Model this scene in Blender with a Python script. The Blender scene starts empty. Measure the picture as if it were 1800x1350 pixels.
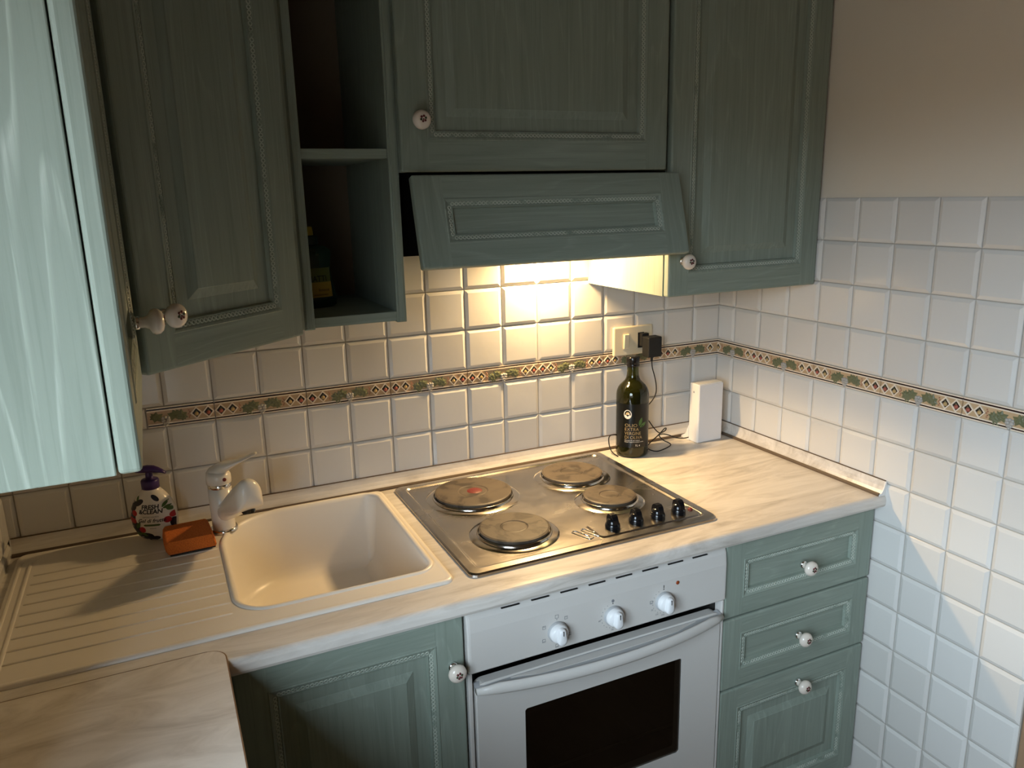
import bpy, bmesh, math, random
from mathutils import Vector, Matrix, Euler
random.seed(7)
PI = math.pi
scene = bpy.context.scene
col = scene.collection
H = 1.094                      # kitchen z = 0 is the lower edge of the tile border; floor is H below

# ------------------------------------------------------------------ camera
cam_d = bpy.data.cameras.new('camera')
cam = bpy.data.objects.new('camera', cam_d); col.objects.link(cam)
cam_d.sensor_width = 36.0
cam_d.lens = 1360.04 / 1800 * 36.0
cam_d.clip_start = 0.02
_r = (0.90557, -0.42355, -0.02310); _d = (-0.12108, -0.20601, -0.97103); _f = (0.40652, 0.88214, -0.23785)
M = Matrix(((_r[0], -_d[0], -_f[0], -1.4874), (_r[1], -_d[1], -_f[1], -1.7754), (_r[2], -_d[2], -_f[2], 0.4699 + H), (0, 0, 0, 1)))
cam.matrix_world = M
scene.camera = cam

# ------------------------------------------------------------------ world, daylight, exposure
world = bpy.data.worlds.new('world'); scene.world = world
world.use_nodes = True
wb = world.node_tree.nodes['Background']                 # even overcast sky, dark ground and opposite houses up to 5 degrees
_t = world.node_tree
_tc = _t.nodes.new('ShaderNodeTexCoord'); _sx = _t.nodes.new('ShaderNodeSeparateXYZ'); _mr = _t.nodes.new('ShaderNodeMapRange'); _mx = _t.nodes.new('ShaderNodeMix')
_mx.data_type = 'RGBA'; _mr.inputs[1].default_value = 0.05; _mr.inputs[2].default_value = 0.11
_mx.inputs[6].default_value = (0.09, 0.08, 0.07, 1); _mx.inputs[7].default_value = (0.70, 0.86, 1.0, 1)
_t.links.new(_tc.outputs['Generated'], _sx.inputs[0]); _t.links.new(_sx.outputs['Z'], _mr.inputs[0])
_t.links.new(_mr.outputs[0], _mx.inputs[0]); _t.links.new(_mx.outputs[2], wb.inputs[0])
wb.inputs[1].default_value = 25.0
WY0, WY1, WZ0, WZ1 = -2.60, -1.20, -0.19, 0.86           # window opening in the left wall
vs = scene.view_settings
vs.view_transform = 'Standard'; vs.look = 'None'; vs.gamma = 1.0; vs.use_curve_mapping = False
vs.exposure = 0.0
scene.display_settings.display_device = 'sRGB'

dl = bpy.data.lights.new('window_portal', 'AREA')         # sampling portal for the sky, emits nothing itself
dl.shape = 'RECTANGLE'; dl.size = WZ1 - WZ0; dl.size_y = WY1 - WY0
dl.cycles.is_portal = True
dlo = bpy.data.objects.new('window_portal', dl); col.objects.link(dlo)
dlo.location = (-2.165, (WY0 + WY1) / 2, (WZ0 + WZ1) / 2 + H)
dlo.rotation_euler = (0, -PI / 2, 0)

HOOD_LAMP_POWER = 9.0

# ------------------------------------------------------------------ material helpers
def S(r, g, b):
    f = lambda c: (c / 255 / 12.92) if c / 255 <= 0.04045 else ((c / 255 + 0.055) / 1.055) ** 2.4
    return (f(r), f(g), f(b), 1.0)

MATS = {}
def mat(name, color, rough=0.5, metal=0.0, spec=0.5, coat=0.0, trans=0.0, ior=1.45, emit=None, estr=0.0):
    m = bpy.data.materials.new(name); m.use_nodes = True
    b = m.node_tree.nodes['Principled BSDF']
    b.inputs['Base Color'].default_value = color
    b.inputs['Roughness'].default_value = rough
    b.inputs['Metallic'].default_value = metal
    b.inputs['Specular IOR Level'].default_value = spec
    b.inputs['Coat Weight'].default_value = coat
    b.inputs['Transmission Weight'].default_value = trans
    b.inputs['IOR'].default_value = ior
    if emit:
        b.inputs['Emission Color'].default_value = emit; b.inputs['Emission Strength'].default_value = estr
    MATS[name] = m
    return m

def nodes(m):
    nt = m.node_tree
    return nt, nt.nodes['Principled BSDF'], (lambda t: nt.nodes.new(t)), (lambda a, b: nt.links.new(a, b))

def coords(nt, scale, rot=(0, 0, 0), jitter=True):
    tc = nt.nodes.new('ShaderNodeTexCoord'); mp = nt.nodes.new('ShaderNodeMapping')
    mp.inputs['Scale'].default_value = scale; mp.inputs['Rotation'].default_value = rot
    nt.links.new(tc.outputs['Object'], mp.inputs['Vector'])
    if jitter:
        oi = nt.nodes.new('ShaderNodeObjectInfo'); mu = nt.nodes.new('ShaderNodeMath'); mu.operation = 'MULTIPLY'
        mu.inputs[1].default_value = 13.7
        nt.links.new(oi.outputs['Random'], mu.inputs[0]); nt.links.new(mu.outputs[0], mp.inputs['Location'])
    return mp.outputs['Vector']

def noise(nt, vec, scale=1.0, detail=4, rough=0.6, dist=0.0):
    n = nt.nodes.new('ShaderNodeTexNoise')
    n.inputs['Scale'].default_value = scale; n.inputs['Detail'].default_value = detail
    n.inputs['Roughness'].default_value = rough; n.inputs['Distortion'].default_value = dist
    nt.links.new(vec, n.inputs['Vector'])
    return n.outputs['Fac']

def ramp(nt, fac, stops):
    r = nt.nodes.new('ShaderNodeValToRGB'); e = r.color_ramp.elements
    while len(e) > 1: e.remove(e[0])
    e[0].position = stops[0][0]; e[0].color = stops[0][1]
    for p, c in stops[1:]:
        k = e.new(p); k.color = c
    nt.links.new(fac, r.inputs['Fac'])
    return r.outputs['Color']

def mix(nt, fac, a, b, mode='MIX'):
    n = nt.nodes.new('ShaderNodeMix'); n.data_type = 'RGBA'; n.blend_type = mode
    for sock, v in ((n.inputs[0], fac), (n.inputs[6], a), (n.inputs[7], b)):
        if hasattr(v, 'node'): nt.links.new(v, sock)
        else: sock.default_value = v
    return n.outputs[2]

def bump(nt, b, height, strength, dist=0.002):
    n = nt.nodes.new('ShaderNodeBump'); n.inputs['Strength'].default_value = strength; n.inputs['Distance'].default_value = dist
    nt.links.new(height, n.inputs['Height']); nt.links.new(n.outputs['Normal'], b.inputs['Normal'])

G = lambda v: (v, v, v, 1)

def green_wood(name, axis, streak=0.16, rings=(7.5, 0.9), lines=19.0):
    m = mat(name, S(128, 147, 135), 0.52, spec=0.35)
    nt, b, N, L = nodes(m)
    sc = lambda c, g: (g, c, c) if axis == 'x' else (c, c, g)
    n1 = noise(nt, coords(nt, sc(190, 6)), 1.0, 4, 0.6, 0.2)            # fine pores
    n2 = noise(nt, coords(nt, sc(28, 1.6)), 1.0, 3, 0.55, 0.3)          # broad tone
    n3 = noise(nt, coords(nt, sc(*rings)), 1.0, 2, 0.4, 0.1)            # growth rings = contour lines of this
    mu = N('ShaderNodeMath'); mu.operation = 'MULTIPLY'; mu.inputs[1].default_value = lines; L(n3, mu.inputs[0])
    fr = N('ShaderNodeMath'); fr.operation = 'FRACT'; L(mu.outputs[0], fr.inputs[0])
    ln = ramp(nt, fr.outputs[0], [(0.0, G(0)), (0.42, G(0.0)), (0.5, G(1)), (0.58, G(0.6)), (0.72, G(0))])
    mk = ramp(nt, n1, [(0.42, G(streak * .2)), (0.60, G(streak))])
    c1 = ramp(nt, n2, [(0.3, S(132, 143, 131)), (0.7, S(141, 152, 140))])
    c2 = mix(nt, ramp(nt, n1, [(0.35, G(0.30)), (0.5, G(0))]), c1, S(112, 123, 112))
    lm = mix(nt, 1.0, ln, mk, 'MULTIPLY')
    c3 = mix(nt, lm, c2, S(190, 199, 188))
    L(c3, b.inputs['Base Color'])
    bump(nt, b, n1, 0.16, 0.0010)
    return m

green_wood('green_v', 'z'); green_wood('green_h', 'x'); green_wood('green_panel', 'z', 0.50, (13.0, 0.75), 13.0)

m = mat('bead_white', S(176, 184, 172), 0.5); nt, b, N, L = nodes(m)
k = ramp(nt, noise(nt, coords(nt, (30, 30, 30)), 1.0, 3), [(0.30, S(122, 138, 124)), (0.46, S(182, 189, 176))])
L(k, b.inputs['Base Color'])

m = mat('tile_white', S(222, 218, 212), 0.13, spec=0.5); nt, b, N, L = nodes(m)
oi = N('ShaderNodeObjectInfo')
L(ramp(nt, oi.outputs['Random'], [(0.0, S(208, 204, 198)), (1.0, S(218, 215, 210))]), b.inputs['Base Color'])
bump(nt, b, noise(nt, coords(nt, (1, 1, 1)), 28, 2, 0.5), 0.25, 0.002)
m = mat('grout', S(176, 168, 156), 0.9)
m = mat('plaster', S(222, 212, 196), 0.85); nt, b, N, L = nodes(m)
bump(nt, b, noise(nt, coords(nt, (1, 1, 1), jitter=False), 180, 3), 0.2, 0.001)
mat('room_paint', S(142, 118, 90), 0.9)
mat('plaster_edge', S(150, 120, 92), 0.8)
mat('ceiling_paint', S(152, 130, 102), 0.9)
m = mat('floor_tile', S(150, 125, 100), 0.5); nt, b, N, L = nodes(m)
L(ramp(nt, noise(nt, coords(nt, (1, 1, 1), jitter=False), 6, 4), [(0.3, S(120, 92, 66)), (0.7, S(138, 108, 80))]), b.inputs['Base Color'])

def laminate(name, rot, sc):
    m = mat(name, S(222, 212, 198), 0.26, spec=0.45)
    nt, b, N, L = nodes(m)
    v = coords(nt, sc, (0, 0, rot), jitter=False)
    n1 = noise(nt, v, 1.0, 6, 0.62, 1.3)
    n2 = noise(nt, coords(nt, (3.2, 5.5, 5), (0, 0, rot), jitter=False), 1.0, 3, 0.5, 0.6)
    c1 = ramp(nt, n1, [(0.30, S(180, 171, 160)), (0.45, S(205, 197, 187)), (0.6, S(222, 215, 206)), (0.75, S(210, 203, 194))])
    c2 = mix(nt, ramp(nt, n2, [(0.4, G(0)), (0.68, G(0.4))]), c1, S(200, 194, 187))
    L(c2, b.inputs['Base Color'])
    return m
laminate('laminate', math.radians(-14), (4, 20, 20))
laminate('laminate_side', math.radians(-58), (5, 13, 13))
mat('seam_dark', S(92, 76, 60), 0.6)
mat('edge_band', S(128, 100, 74), 0.5)
m = mat('sink_white', S(228, 220, 208), 0.34, spec=0.5)
mat('faucet_white', S(222, 214, 202), 0.22, spec=0.5)
mat('chrome', (0.82, 0.82, 0.82, 1), 0.12, 1.0)
m = mat('steel', (0.40, 0.37, 0.33, 1), 0.3, 1.0); nt, b, N, L = nodes(m)
n = noise(nt, coords(nt, (4, 9, 4), jitter=False), 1.6, 5, 0.6, 0.8)
rr = ramp(nt, n, [(0.35, G(0.20)), (0.7, G(0.30))]); L(rr, b.inputs['Roughness'])
L(ramp(nt, n, [(0.3, (0.40, 0.365, 0.325, 1)), (0.7, (0.46, 0.425, 0.385, 1))]), b.inputs['Base Color'])
m = mat('iron', S(78, 68, 58), 0.5, 0.0, spec=0.35); nt, b, N, L = nodes(m)
n = noise(nt, coords(nt, (1, 1, 1)), 22, 4, 0.55, 0.7)
L(ramp(nt, n, [(0.40, S(66, 58, 50)), (0.47, S(88, 78, 67)), (0.7, S(96, 86, 74))]), b.inputs['Base Color'])
mat('red_dot', S(112, 36, 30), 0.5)
mat('ring_steel', (0.50, 0.46, 0.41, 1), 0.16, 1.0)
mat('black_plastic', (0.006, 0.006, 0.007, 1), 0.18)
mat('black_matt', (0.008, 0.008, 0.008, 1), 0.6)
mat('hood_black', (0.002, 0.002, 0.002, 1), 0.9, spec=0.05)
mat('enamel', S(206, 202, 196), 0.28, spec=0.5)
mat('enamel_grey', S(176, 177, 178), 0.35)
mat('knob_white', S(232, 232, 232), 0.22)
mat('print_grey', S(120, 122, 126), 0.6)
mat('print_black', S(18, 18, 18), 0.5)
mat('amber', S(140, 62, 22), 0.3)
mat('oven_inside', (0.012, 0.011, 0.010, 1), 0.5)
mat('wire', (0.55, 0.5, 0.45, 1), 0.4, 1.0)
mat('porcelain', S(226, 214, 200), 0.15, spec=0.6)
mat('flower_red', S(96, 34, 34), 0.4)
mat('flower_green', S(58, 66, 40), 0.4)
mat('hinge_metal', S(190, 178, 150), 0.3, 1.0)
mat('cream_plastic', S(222, 208, 178), 0.35)
mat('white_plastic', S(232, 230, 226), 0.4)
mat('white_front', S(216, 216, 218), 0.5)
mat('purple', S(58, 34, 92), 0.38)
mat('purple_dark', S(40, 24, 66), 0.4)
mat('soap_white', S(226, 218, 208), 0.2)
mat('berry_red', S(168, 28, 40), 0.35)
mat('berry_dark', S(26, 24, 38), 0.35)
mat('leaf_print', S(66, 92, 42), 0.4)
mat('print_text', S(30, 26, 34), 0.5)
mat('pill_green', S(74, 92, 52), 0.5)
m = mat('sponge', S(206, 108, 38), 0.95); nt, b, N, L = nodes(m)
n = noise(nt, coords(nt, (1, 1, 1)), 420, 3, 0.7); bump(nt, b, n, 0.8, 0.002)
L(ramp(nt, n, [(0.3, S(176, 84, 28)), (0.6, S(216, 118, 44))]), b.inputs['Base Color'])
mat('scourer', S(40, 34, 28), 0.95)
mat('bottle_glass', (0.070, 0.075, 0.012, 1), 0.03, trans=0.88, ior=1.5)
mat('oil', (0.035, 0.034, 0.004, 1), 0.05, trans=0.5, ior=1.46)
mat('label_dark', S(9, 12, 10), 0.3)
mat('gold_print', S(216, 188, 134), 0.35)
mat('white_print', S(236, 230, 220), 0.4)
mat('leaf_olive', S(70, 104, 52), 0.4)
mat('dish_green', (0.012, 0.06, 0.035, 1), 0.08, trans=0.35)
mat('dish_cap', S(24, 46, 40), 0.4)
mat('dish_yellow', S(196, 176, 60), 0.4)
mat('dish_label', S(186, 158, 62), 0.45)
mat('dish_label_green', S(104, 112, 54), 0.45)
mat('shelf_back', S(112, 99, 84), 0.8)
mat('border_tan', S(190, 160, 124), 0.28)
mat('border_cream', S(232, 216, 194), 0.22)
mat('border_line', S(40, 16, 20), 0.25)
mat('border_black', S(34, 22, 20), 0.35)
mat('fruit_yellow', S(188, 156, 104), 0.35)
mat('fruit_red', S(164, 88, 72), 0.35)
mat('berry_tan', S(172, 116, 90), 0.4)
mat('leaf_relief', S(106, 108, 78), 0.4)
mat('grape', S(176, 170, 162), 0.3)
mat('lamp_lens', (1, 0.85, 0.6, 1), 0.4, emit=(1.0, 0.72, 0.38, 1), estr=6.0)
m = bpy.data.materials.new('pane'); m.use_nodes = True; MATS['pane'] = m
nt = m.node_tree; out = nt.nodes['Material Output']; nt.nodes.remove(nt.nodes['Principled BSDF'])
t_ = nt.nodes.new('ShaderNodeBsdfTransparent'); g_ = nt.nodes.new('ShaderNodeBsdfGlossy'); mx = nt.nodes.new('ShaderNodeMixShader')
g_.inputs['Roughness'].default_value = 0.03; mx.inputs[0].default_value = 0.07
nt.links.new(t_.outputs[0], mx.inputs[1]); nt.links.new(g_.outputs[0], mx.inputs[2]); nt.links.new(mx.outputs[0], out.inputs[0])
m = m.copy(); m.name = 'oven_glass'; MATS['oven_glass'] = m
for n in m.node_tree.nodes:
    if n.type == 'BSDF_TRANSPARENT': n.inputs[0].default_value = (0.34, 0.32, 0.30, 1)

# ------------------------------------------------------------------ mesh helpers (kitchen coordinates, metres)
class MB:
    """collects shapes for ONE mesh object"""
    def __init__(s): s.v = []; s.f = []; s.m = []; s.sm = []; s.mats = []
    def mi(s, name):
        if name not in s.mats: s.mats.append(name)
        return s.mats.index(name)
    def add(s, verts, faces, mt, smooth=False, fn=None):
        o = len(s.v); k = s.mi(mt)
        s.v += [fn(Vector(p)) if fn else Vector(p) for p in verts]
        s.f += [tuple(i + o for i in f) for f in faces]
        s.m += [k] * len(faces); s.sm += [smooth] * len(faces)
        return s
    def bm(s, bm, mt, smooth=False, fn=None):
        bm.verts.index_update()
        s.add([v.co.copy() for v in bm.verts], [[v.index for v in f.verts] for f in bm.faces], mt, smooth, fn)
        bm.free(); return s
    def box(s, x0, x1, y0, y1, z0, z1, mt, bev=0.0, seg=2, fn=None):
        bm = bmesh.new(); bmesh.ops.create_cube(bm, size=1.0)
        for v in bm.verts:
            v.co = Vector(((x0 + x1) / 2 + v.co.x * (x1 - x0), (y0 + y1) / 2 + v.co.y * (y1 - y0), (z0 + z1) / 2 + v.co.z * (z1 - z0)))
        if bev: bmesh.ops.bevel(bm, geom=bm.edges[:], offset=bev, segments=seg, profile=0.5, affect='EDGES')
        return s.bm(bm, mt, False, fn)
    def lathe(s, prof, mt, n=32, axis='z', c=(0, 0, 0), smooth=True, fn=None):
        """prof: (radius, height) pairs"""
        vs_, fs = [], []
        for r, h in prof:
            for i in range(n):
                a = 2 * PI * i / n
                if axis == 'z': p = (c[0] + r * math.cos(a), c[1] + r * math.sin(a), c[2] + h)
                elif axis == 'y': p = (c[0] + r * math.cos(a), c[1] - h, c[2] + r * math.sin(a))
                else: p = (c[0] + h, c[1] + r * math.cos(a), c[2] + r * math.sin(a))
                vs_.append(p)
        for k in range(len(prof) - 1):
            for i in range(n):
                j = (i + 1) % n
                f = (k * n + i, k * n + j, (k + 1) * n + j, (k + 1) * n + i)
                fs.append(f)
        s.add(vs_, fs, mt, smooth, fn)
        if prof[0][0] > 1e-5: s.add([vs_[i] for i in range(n)], [tuple(reversed(range(n)))], mt, False, fn)
        if prof[-1][0] > 1e-5: s.add([vs_[(len(prof) - 1) * n + i] for i in range(n)], [tuple(range(n))], mt, False, fn)
        return s
    def loops(s, rings, mt, cap0=False, cap1=False, smooth=False, closed=True, fn=None):
        n = len(rings[0]); vs_ = [p for r in rings for p in r]; fs = []
        for k in range(len(rings) - 1):
            for i in range(n if closed else n - 1):
                j = (i + 1) % n
                fs.append((k * n + i, k * n + j, (k + 1) * n + j, (k + 1) * n + i))
        if cap0: fs.append(tuple(reversed(range(n))))
        if cap1: fs.append(tuple((len(rings) - 1) * n + i for i in range(n)))
        return s.add(vs_, fs, mt, smooth, fn)
    def prism(s, poly, a0, a1, axis, mt, smooth=False, fn=None):
        """poly 2-D outline extruded along axis ('x': poly=(y,z); 'y': poly=(x,z); 'z': poly=(x,y))"""
        g = {'x': lambda p, a: (a, p[0], p[1]), 'y': lambda p, a: (p[0], a, p[1]), 'z': lambda p, a: (p[0], p[1], a)}[axis]
        return s.loops([[g(p, a0) for p in poly], [g(p, a1) for p in poly]], mt, True, True, smooth, True, fn)
    def tube(s, pts, r, mt, n=10, fn=None, spline=True, caps=True):
        P_ = [Vector(p) for p in pts]
        if spline and len(P_) > 2:
            q = []
            for i in range(len(P_) - 1):
                p0 = P_[max(i - 1, 0)]; p1 = P_[i]; p2 = P_[i + 1]; p3 = P_[min(i + 2, len(P_) - 1)]
                for t in (0, .2, .4, .6, .8):
                    q.append(0.5 * ((2 * p1) + (p2 - p0) * t + (2 * p0 - 5 * p1 + 4 * p2 - p3) * t * t + (3 * p1 - p0 - 3 * p2 + p3) * t ** 3))
            q.append(P_[-1]); P_ = q
        rings = []; up = None
        for i, p in enumerate(P_):
            d = (P_[min(i + 1, len(P_) - 1)] - P_[max(i - 1, 0)]).normalized()
            if up is None: up = Vector((0, 0, 1)) if abs(d.z) < 0.9 else Vector((1, 0, 0))
            a = d.cross(up); a.normalize(); up = a.cross(d)
            rr_ = r[min(i, len(r) - 1)] if isinstance(r, (list, tuple)) else r
            rings.append([p + a * rr_ * math.cos(2 * PI * k / n) + up * rr_ * math.sin(2 * PI * k / n) for k in range(n)])
        return s.loops(rings, mt, caps, caps, True, True, fn)
    def mesh(s, name):
        me = bpy.data.meshes.new(name)
        me.from_pydata([tuple(p) for p in s.v], [], s.f)
        for mn in s.mats: me.materials.append(MATS[mn])
        me.polygons.foreach_set('material_index', s.m)
        me.polygons.foreach_set('use_smooth', s.sm)
        bm = bmesh.new(); bm.from_mesh(me)
        bmesh.ops.recalc_face_normals(bm, faces=bm.faces[:]); bm.to_mesh(me); bm.free()
        me.update(); return me

BASE = {}
def thing(name, label, cat, base, group=None, rotz=0.0):
    o = bpy.data.objects.new(name, None); col.objects.link(o)
    o.empty_display_size = 0.05
    o.location = (base[0], base[1], base[2] + H); o.rotation_euler = (0, 0, rotz)
    BASE[o.name] = Vector(base) if rotz == 0 else Vector((0, 0, 0))
    if label: o['label'] = label
    if cat: o['category'] = cat
    if group: o['group'] = group
    return o

def obj(name, mb, parent=None, local=False, loc=None, rot=None, kind=None, label=None, cat=None, group=None):
    """ONE mesh object. Children built in kitchen coordinates are moved into the thing's frame (unless local)."""
    me = mb if isinstance(mb, bpy.types.Mesh) else mb.mesh(name)
    o = bpy.data.objects.new(name, me); col.objects.link(o)
    if parent is None:
        o.location = (0, 0, H); BASE[o.name] = Vector((0, 0, 0))
    else:
        o.parent = parent
        if not local and not isinstance(mb, bpy.types.Mesh):
            b_ = BASE[parent.name]
            me.transform(Matrix.Translation(-b_)); BASE[o.name] = b_.copy()
        else: BASE[o.name] = Vector((0, 0, 0))
    if loc is not None: o.location = loc
    if rot is not None: o.rotation_euler = rot
    if kind: o['kind'] = kind
    if label: o['label'] = label
    if cat: o['category'] = cat
    if group: o['group'] = group
    return o

def rounded_poly(pts, radii, n=6):
    """2-D polygon with rounded corners (counter-clockwise or clockwise)"""
    out = []; N_ = len(pts)
    for i, p in enumerate(pts):
        p = Vector(p); a = Vector(pts[i - 1]) - p; b = Vector(pts[(i + 1) % N_]) - p
        r = radii[i] if isinstance(radii, (list, tuple)) else radii
        if r < 1e-6: out.append(tuple(p)); continue
        a.normalize(); b.normalize(); half = a.angle(b) / 2; d = r / math.tan(half)
        c = p + (a + b).normalized() * (r / math.sin(half)); s0 = p + a * d; s1 = p + b * d
        a0 = math.atan2(s0.y - c.y, s0.x - c.x); a1 = math.atan2(s1.y - c.y, s1.x - c.x)
        da = (a1 - a0 + PI) % (2 * PI) - PI
        for k in range(n + 1):
            t = a0 + da * k / n; out.append((c.x + r * math.cos(t), c.y + r * math.sin(t)))
    return out

def text_geo(body, size, shear=0.0, align='CENTER', thin=0.0):
    cu = bpy.data.curves.new('t', 'FONT'); cu.body = body; cu.size = size; cu.align_x = align; cu.shear = shear
    cu.resolution_u = 3; cu.offset = thin
    o = bpy.data.objects.new('t', cu); col.objects.link(o)
    dg = bpy.context.evaluated_depsgraph_get()
    me = bpy.data.meshes.new_from_object(o.evaluated_get(dg))
    vs_ = [v.co.copy() for v in me.vertices]; fs = [tuple(p.vertices) for p in me.polygons]
    bpy.data.objects.remove(o); bpy.data.curves.remove(cu); bpy.data.meshes.remove(me)
    return vs_, fs

# ------------------------------------------------------------------ the room
ZF, ZC = -H, 1.55
PT, HB, C0, C1 = 0.1, 0.0456, 0.0945, 0.0715
TOPZ = HB + 4 * PT

wall_back = obj('wall_back', MB().box(-1.95, 0.12, 0.0, 0.12, ZF, ZC, 'grout'), kind='structure')
w = MB(); w.box(0.0, 0.12, -0.9715, 0.0, ZF, TOPZ - 0.002, 'grout')
w.box(0.0, 0.12, -0.9715, 0.0, TOPZ - 0.002, ZC, 'plaster')
wall_right = obj('wall_right', w, kind='structure')
obj('trim_1', MB().box(0.001, 0.125, -0.99, -0.9722, ZF, ZC, 'plaster_edge', 0.003), kind='structure')
w = MB()                                   # left wall with the window opening
w.box(-2.17, -1.82, WY1, 0.0, ZF, ZC, 'room_paint'); w.box(-2.17, -1.82, -3.6, WY0, ZF, ZC, 'room_paint')
w.box(-2.17, -1.82, WY0, WY1, ZF, WZ0, 'room_paint'); w.box(-2.17, -1.82, WY0, WY1, WZ1, ZC, 'room_paint')
wall_left = obj('wall_left', w, kind='structure')
obj('wall_front', MB().box(-2.17, 1.9, -3.72, -3.6, ZF, ZC, 'room_paint'), kind='structure')
obj('wall_hall', MB().box(1.9, 2.02, -3.72, 0.12, ZF, ZC, 'room_paint'), kind='structure')
obj('wall_hall_back', MB().box(0.12, 1.9, 0.0, 0.12, ZF, ZC, 'room_paint'), kind='structure')
obj('floor', MB().box(-2.17, 2.02, -3.72, 0.12, ZF - 0.1, ZF, 'floor_tile'), kind='structure')
obj('ceiling', MB().box(-2.17, 2.02, -3.72, 0.12, ZC, ZC + 0.1, 'ceiling_paint'), kind='structure')
w = MB()
for a, b_, c, d in ((WY0, WY1, WZ0, WZ0 + .05), (WY0, WY1, WZ1 - .05, WZ1), (WY0, WY0 + .05, WZ0, WZ1), (WY1 - .05, WY1, WZ0, WZ1), ((WY0 + WY1) / 2 - .03, (WY0 + WY1) / 2 + .03, WZ0, WZ1)):
    w.box(-2.13, -2.08, a, b_, c, d, 'enamel')
win = obj('window_1', w, kind='structure')
for a, b_ in ((WY0 + .05, (WY0 + WY1) / 2 - .03), ((WY0 + WY1) / 2 + .03, WY1 - .05)):
    obj('pane', MB().box(-2.107, -2.103, a, b_, WZ0 + .05, WZ1 - .05, 'pane'), win)

# -- wall tiles: every tile its own child of its wall
TCACHE = {}
def tile_mesh(w_, h_):
    key = (round(w_, 4), round(h_, 4))
    if key not in TCACHE:
        b_ = min(0.009, w_ * 0.3, h_ * 0.3); g = 0.001
        R = lambda i, y: [(-w_ / 2 + i, y, -h_ / 2 + i), (w_ / 2 - i, y, -h_ / 2 + i), (w_ / 2 - i, y, h_ / 2 - i), (-w_ / 2 + i, y, h_ / 2 - i)]
        TCACHE[key] = MB().loops([R(g, 0.0), R(g, -0.0022), R(g + 0.0012, -0.0032), R(b_, -0.0062)], 'tile_white', False, True).mesh('tile')
    return TCACHE[key]
def put_tile(parent, a0, a1, z0, z1, side):
    me = tile_mesh(a1 - a0, z1 - z0)
    j = lambda: random.uniform(-0.0022, 0.0022)
    c = (a0 + a1) / 2
    if side == 'back': loc, rz = (-c, 0, (z0 + z1) / 2), 0
    elif side == 'right': loc, rz = (0, -c, (z0 + z1) / 2), -PI / 2
    else: loc, rz = (-1.82, -c, (z0 + z1) / 2), PI / 2
    obj('tile', me, parent, loc=loc, rot=(j(), 0, rz + j()))
def bounds(c, end):
    b_ = [0.0, c]
    while b_[-1] + PT < end - 0.01: b_.append(b_[-1] + PT)
    b_.append(end); return list(zip(b_[:-1], b_[1:]))
rows_up = [(HB + i * PT, HB + (i + 1) * PT) for i in range(4)]
rows_dn = [(-(i + 1) * PT, -i * PT) for i in range(11)]
for a0, a1 in bounds(C0, 1.82):
    for z0, z1 in rows_up:
        if z0 < 0.25 or (z0 < 0.35 and 0.40 < a1 and a0 < 1.06): put_tile(wall_back, a0, a1, z0, z1, 'back')
    for z0, z1 in rows_dn[:2]: put_tile(wall_back, a0, a1, z0, z1, 'back')
for a0, a1 in bounds(C1, 0.9715):
    for z0, z1 in rows_up + rows_dn[:2]: put_tile(wall_right, a0, a1, z0, z1, 'right')
    if a1 > 0.56:
        for z0, z1 in rows_dn[2:10]: put_tile(wall_right, a0, a1, z0, z1, 'right')
        put_tile(wall_right, a0, a1, ZF + 0.002, -1.0, 'right')
for a0, a1 in bounds(0.08, 0.68):
    for z0, z1 in rows_dn[:3] + [(0.0, HB)] + rows_up[:2]: put_tile(wall_left, a0, a1, z0, z1, 'left')
put_tile(wall_back, 1.532, 1.82, 0.0, HB, 'back')

# -- border tiles with relief fruit, leaves and grapes
def border_body(w_):
    b_ = MB(); hw = w_ / 2 - 0.001
    zs = [(-.0218, -.0192, 'border_cream', 0.0045), (-.0192, -.0160, 'border_line', 0.0042), (-.0160, -.0134, 'border_cream', 0.0056),
          (-.0134, .0134, 'border_tan', 0.0042), (.0134, .0160, 'border_cream', 0.0056), (.0160, .0192, 'border_line', 0.0042), (.0192, .0218, 'border_cream', 0.0045)]
    for z0, z1, mt, t in zs: b_.box(-hw, hw, -t, 0.0, z0, z1, mt)
    return b_.mesh('border_tile')
def diamond_mesh():
    d = MB(); a, c = 0.0118, 0.0132
    ring = lambda k, y: [(a * k, y, 0), (0, y, c * k), (-a * k, y, 0), (0, y, -c * k)]
    d.loops([ring(1.10, -.004), ring(1.07, -.0064), ring(0.80, -.0064), ring(0.74, -.0046)], 'border_cream')
    d.add(ring(0.74, -.0046), [(0, 1, 2, 3)], 'border_black')
    return d.mesh('diamond')
def fruit_mesh(mt):
    d = MB(); d.lathe([(0.0046, 0.0046), (0.0043, 0.0060), (0.0030, 0.0072), (0.0, 0.0078)], mt, 10, 'y', (0, 0, -.0012))
    d.add([(-.003, -.0062, .003), (0, -.0068, .0072), (.0035, -.0062, .0035), (0, -.0072, .0042)], [(0, 3, 1), (3, 2, 1)], 'leaf_relief')
    return d.mesh('fruit')
def leaf_mesh():
    d = MB(); pts = []
    prof = [1.0, .62, .95, .55, .88, .5, .7, .42, .55, .42, .7, .5, .88, .55, .95, .62]
    for i, r in enumerate(prof):
        t = 2 * PI * i / len(prof); pts.append((0.0205 * r * math.cos(t), -.0046 - 0.0006 * (i % 2), 0.0140 * r * math.sin(t)))
    n = len(pts); mid = [(p[0] * .5, -.0066 - 0.0006 * (i % 2), p[2] * .5) for i, p in enumerate(pts)]
    base = [(p[0], -.0035, p[2]) for p in pts]
    d.loops([base, pts, mid], 'leaf_relief', False, False)
    d.add(mid + [(0, -.0062, 0)], [(i, (i + 1) % n, n) for i in range(n)], 'leaf_relief')
    return d.mesh('leaf')
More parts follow.
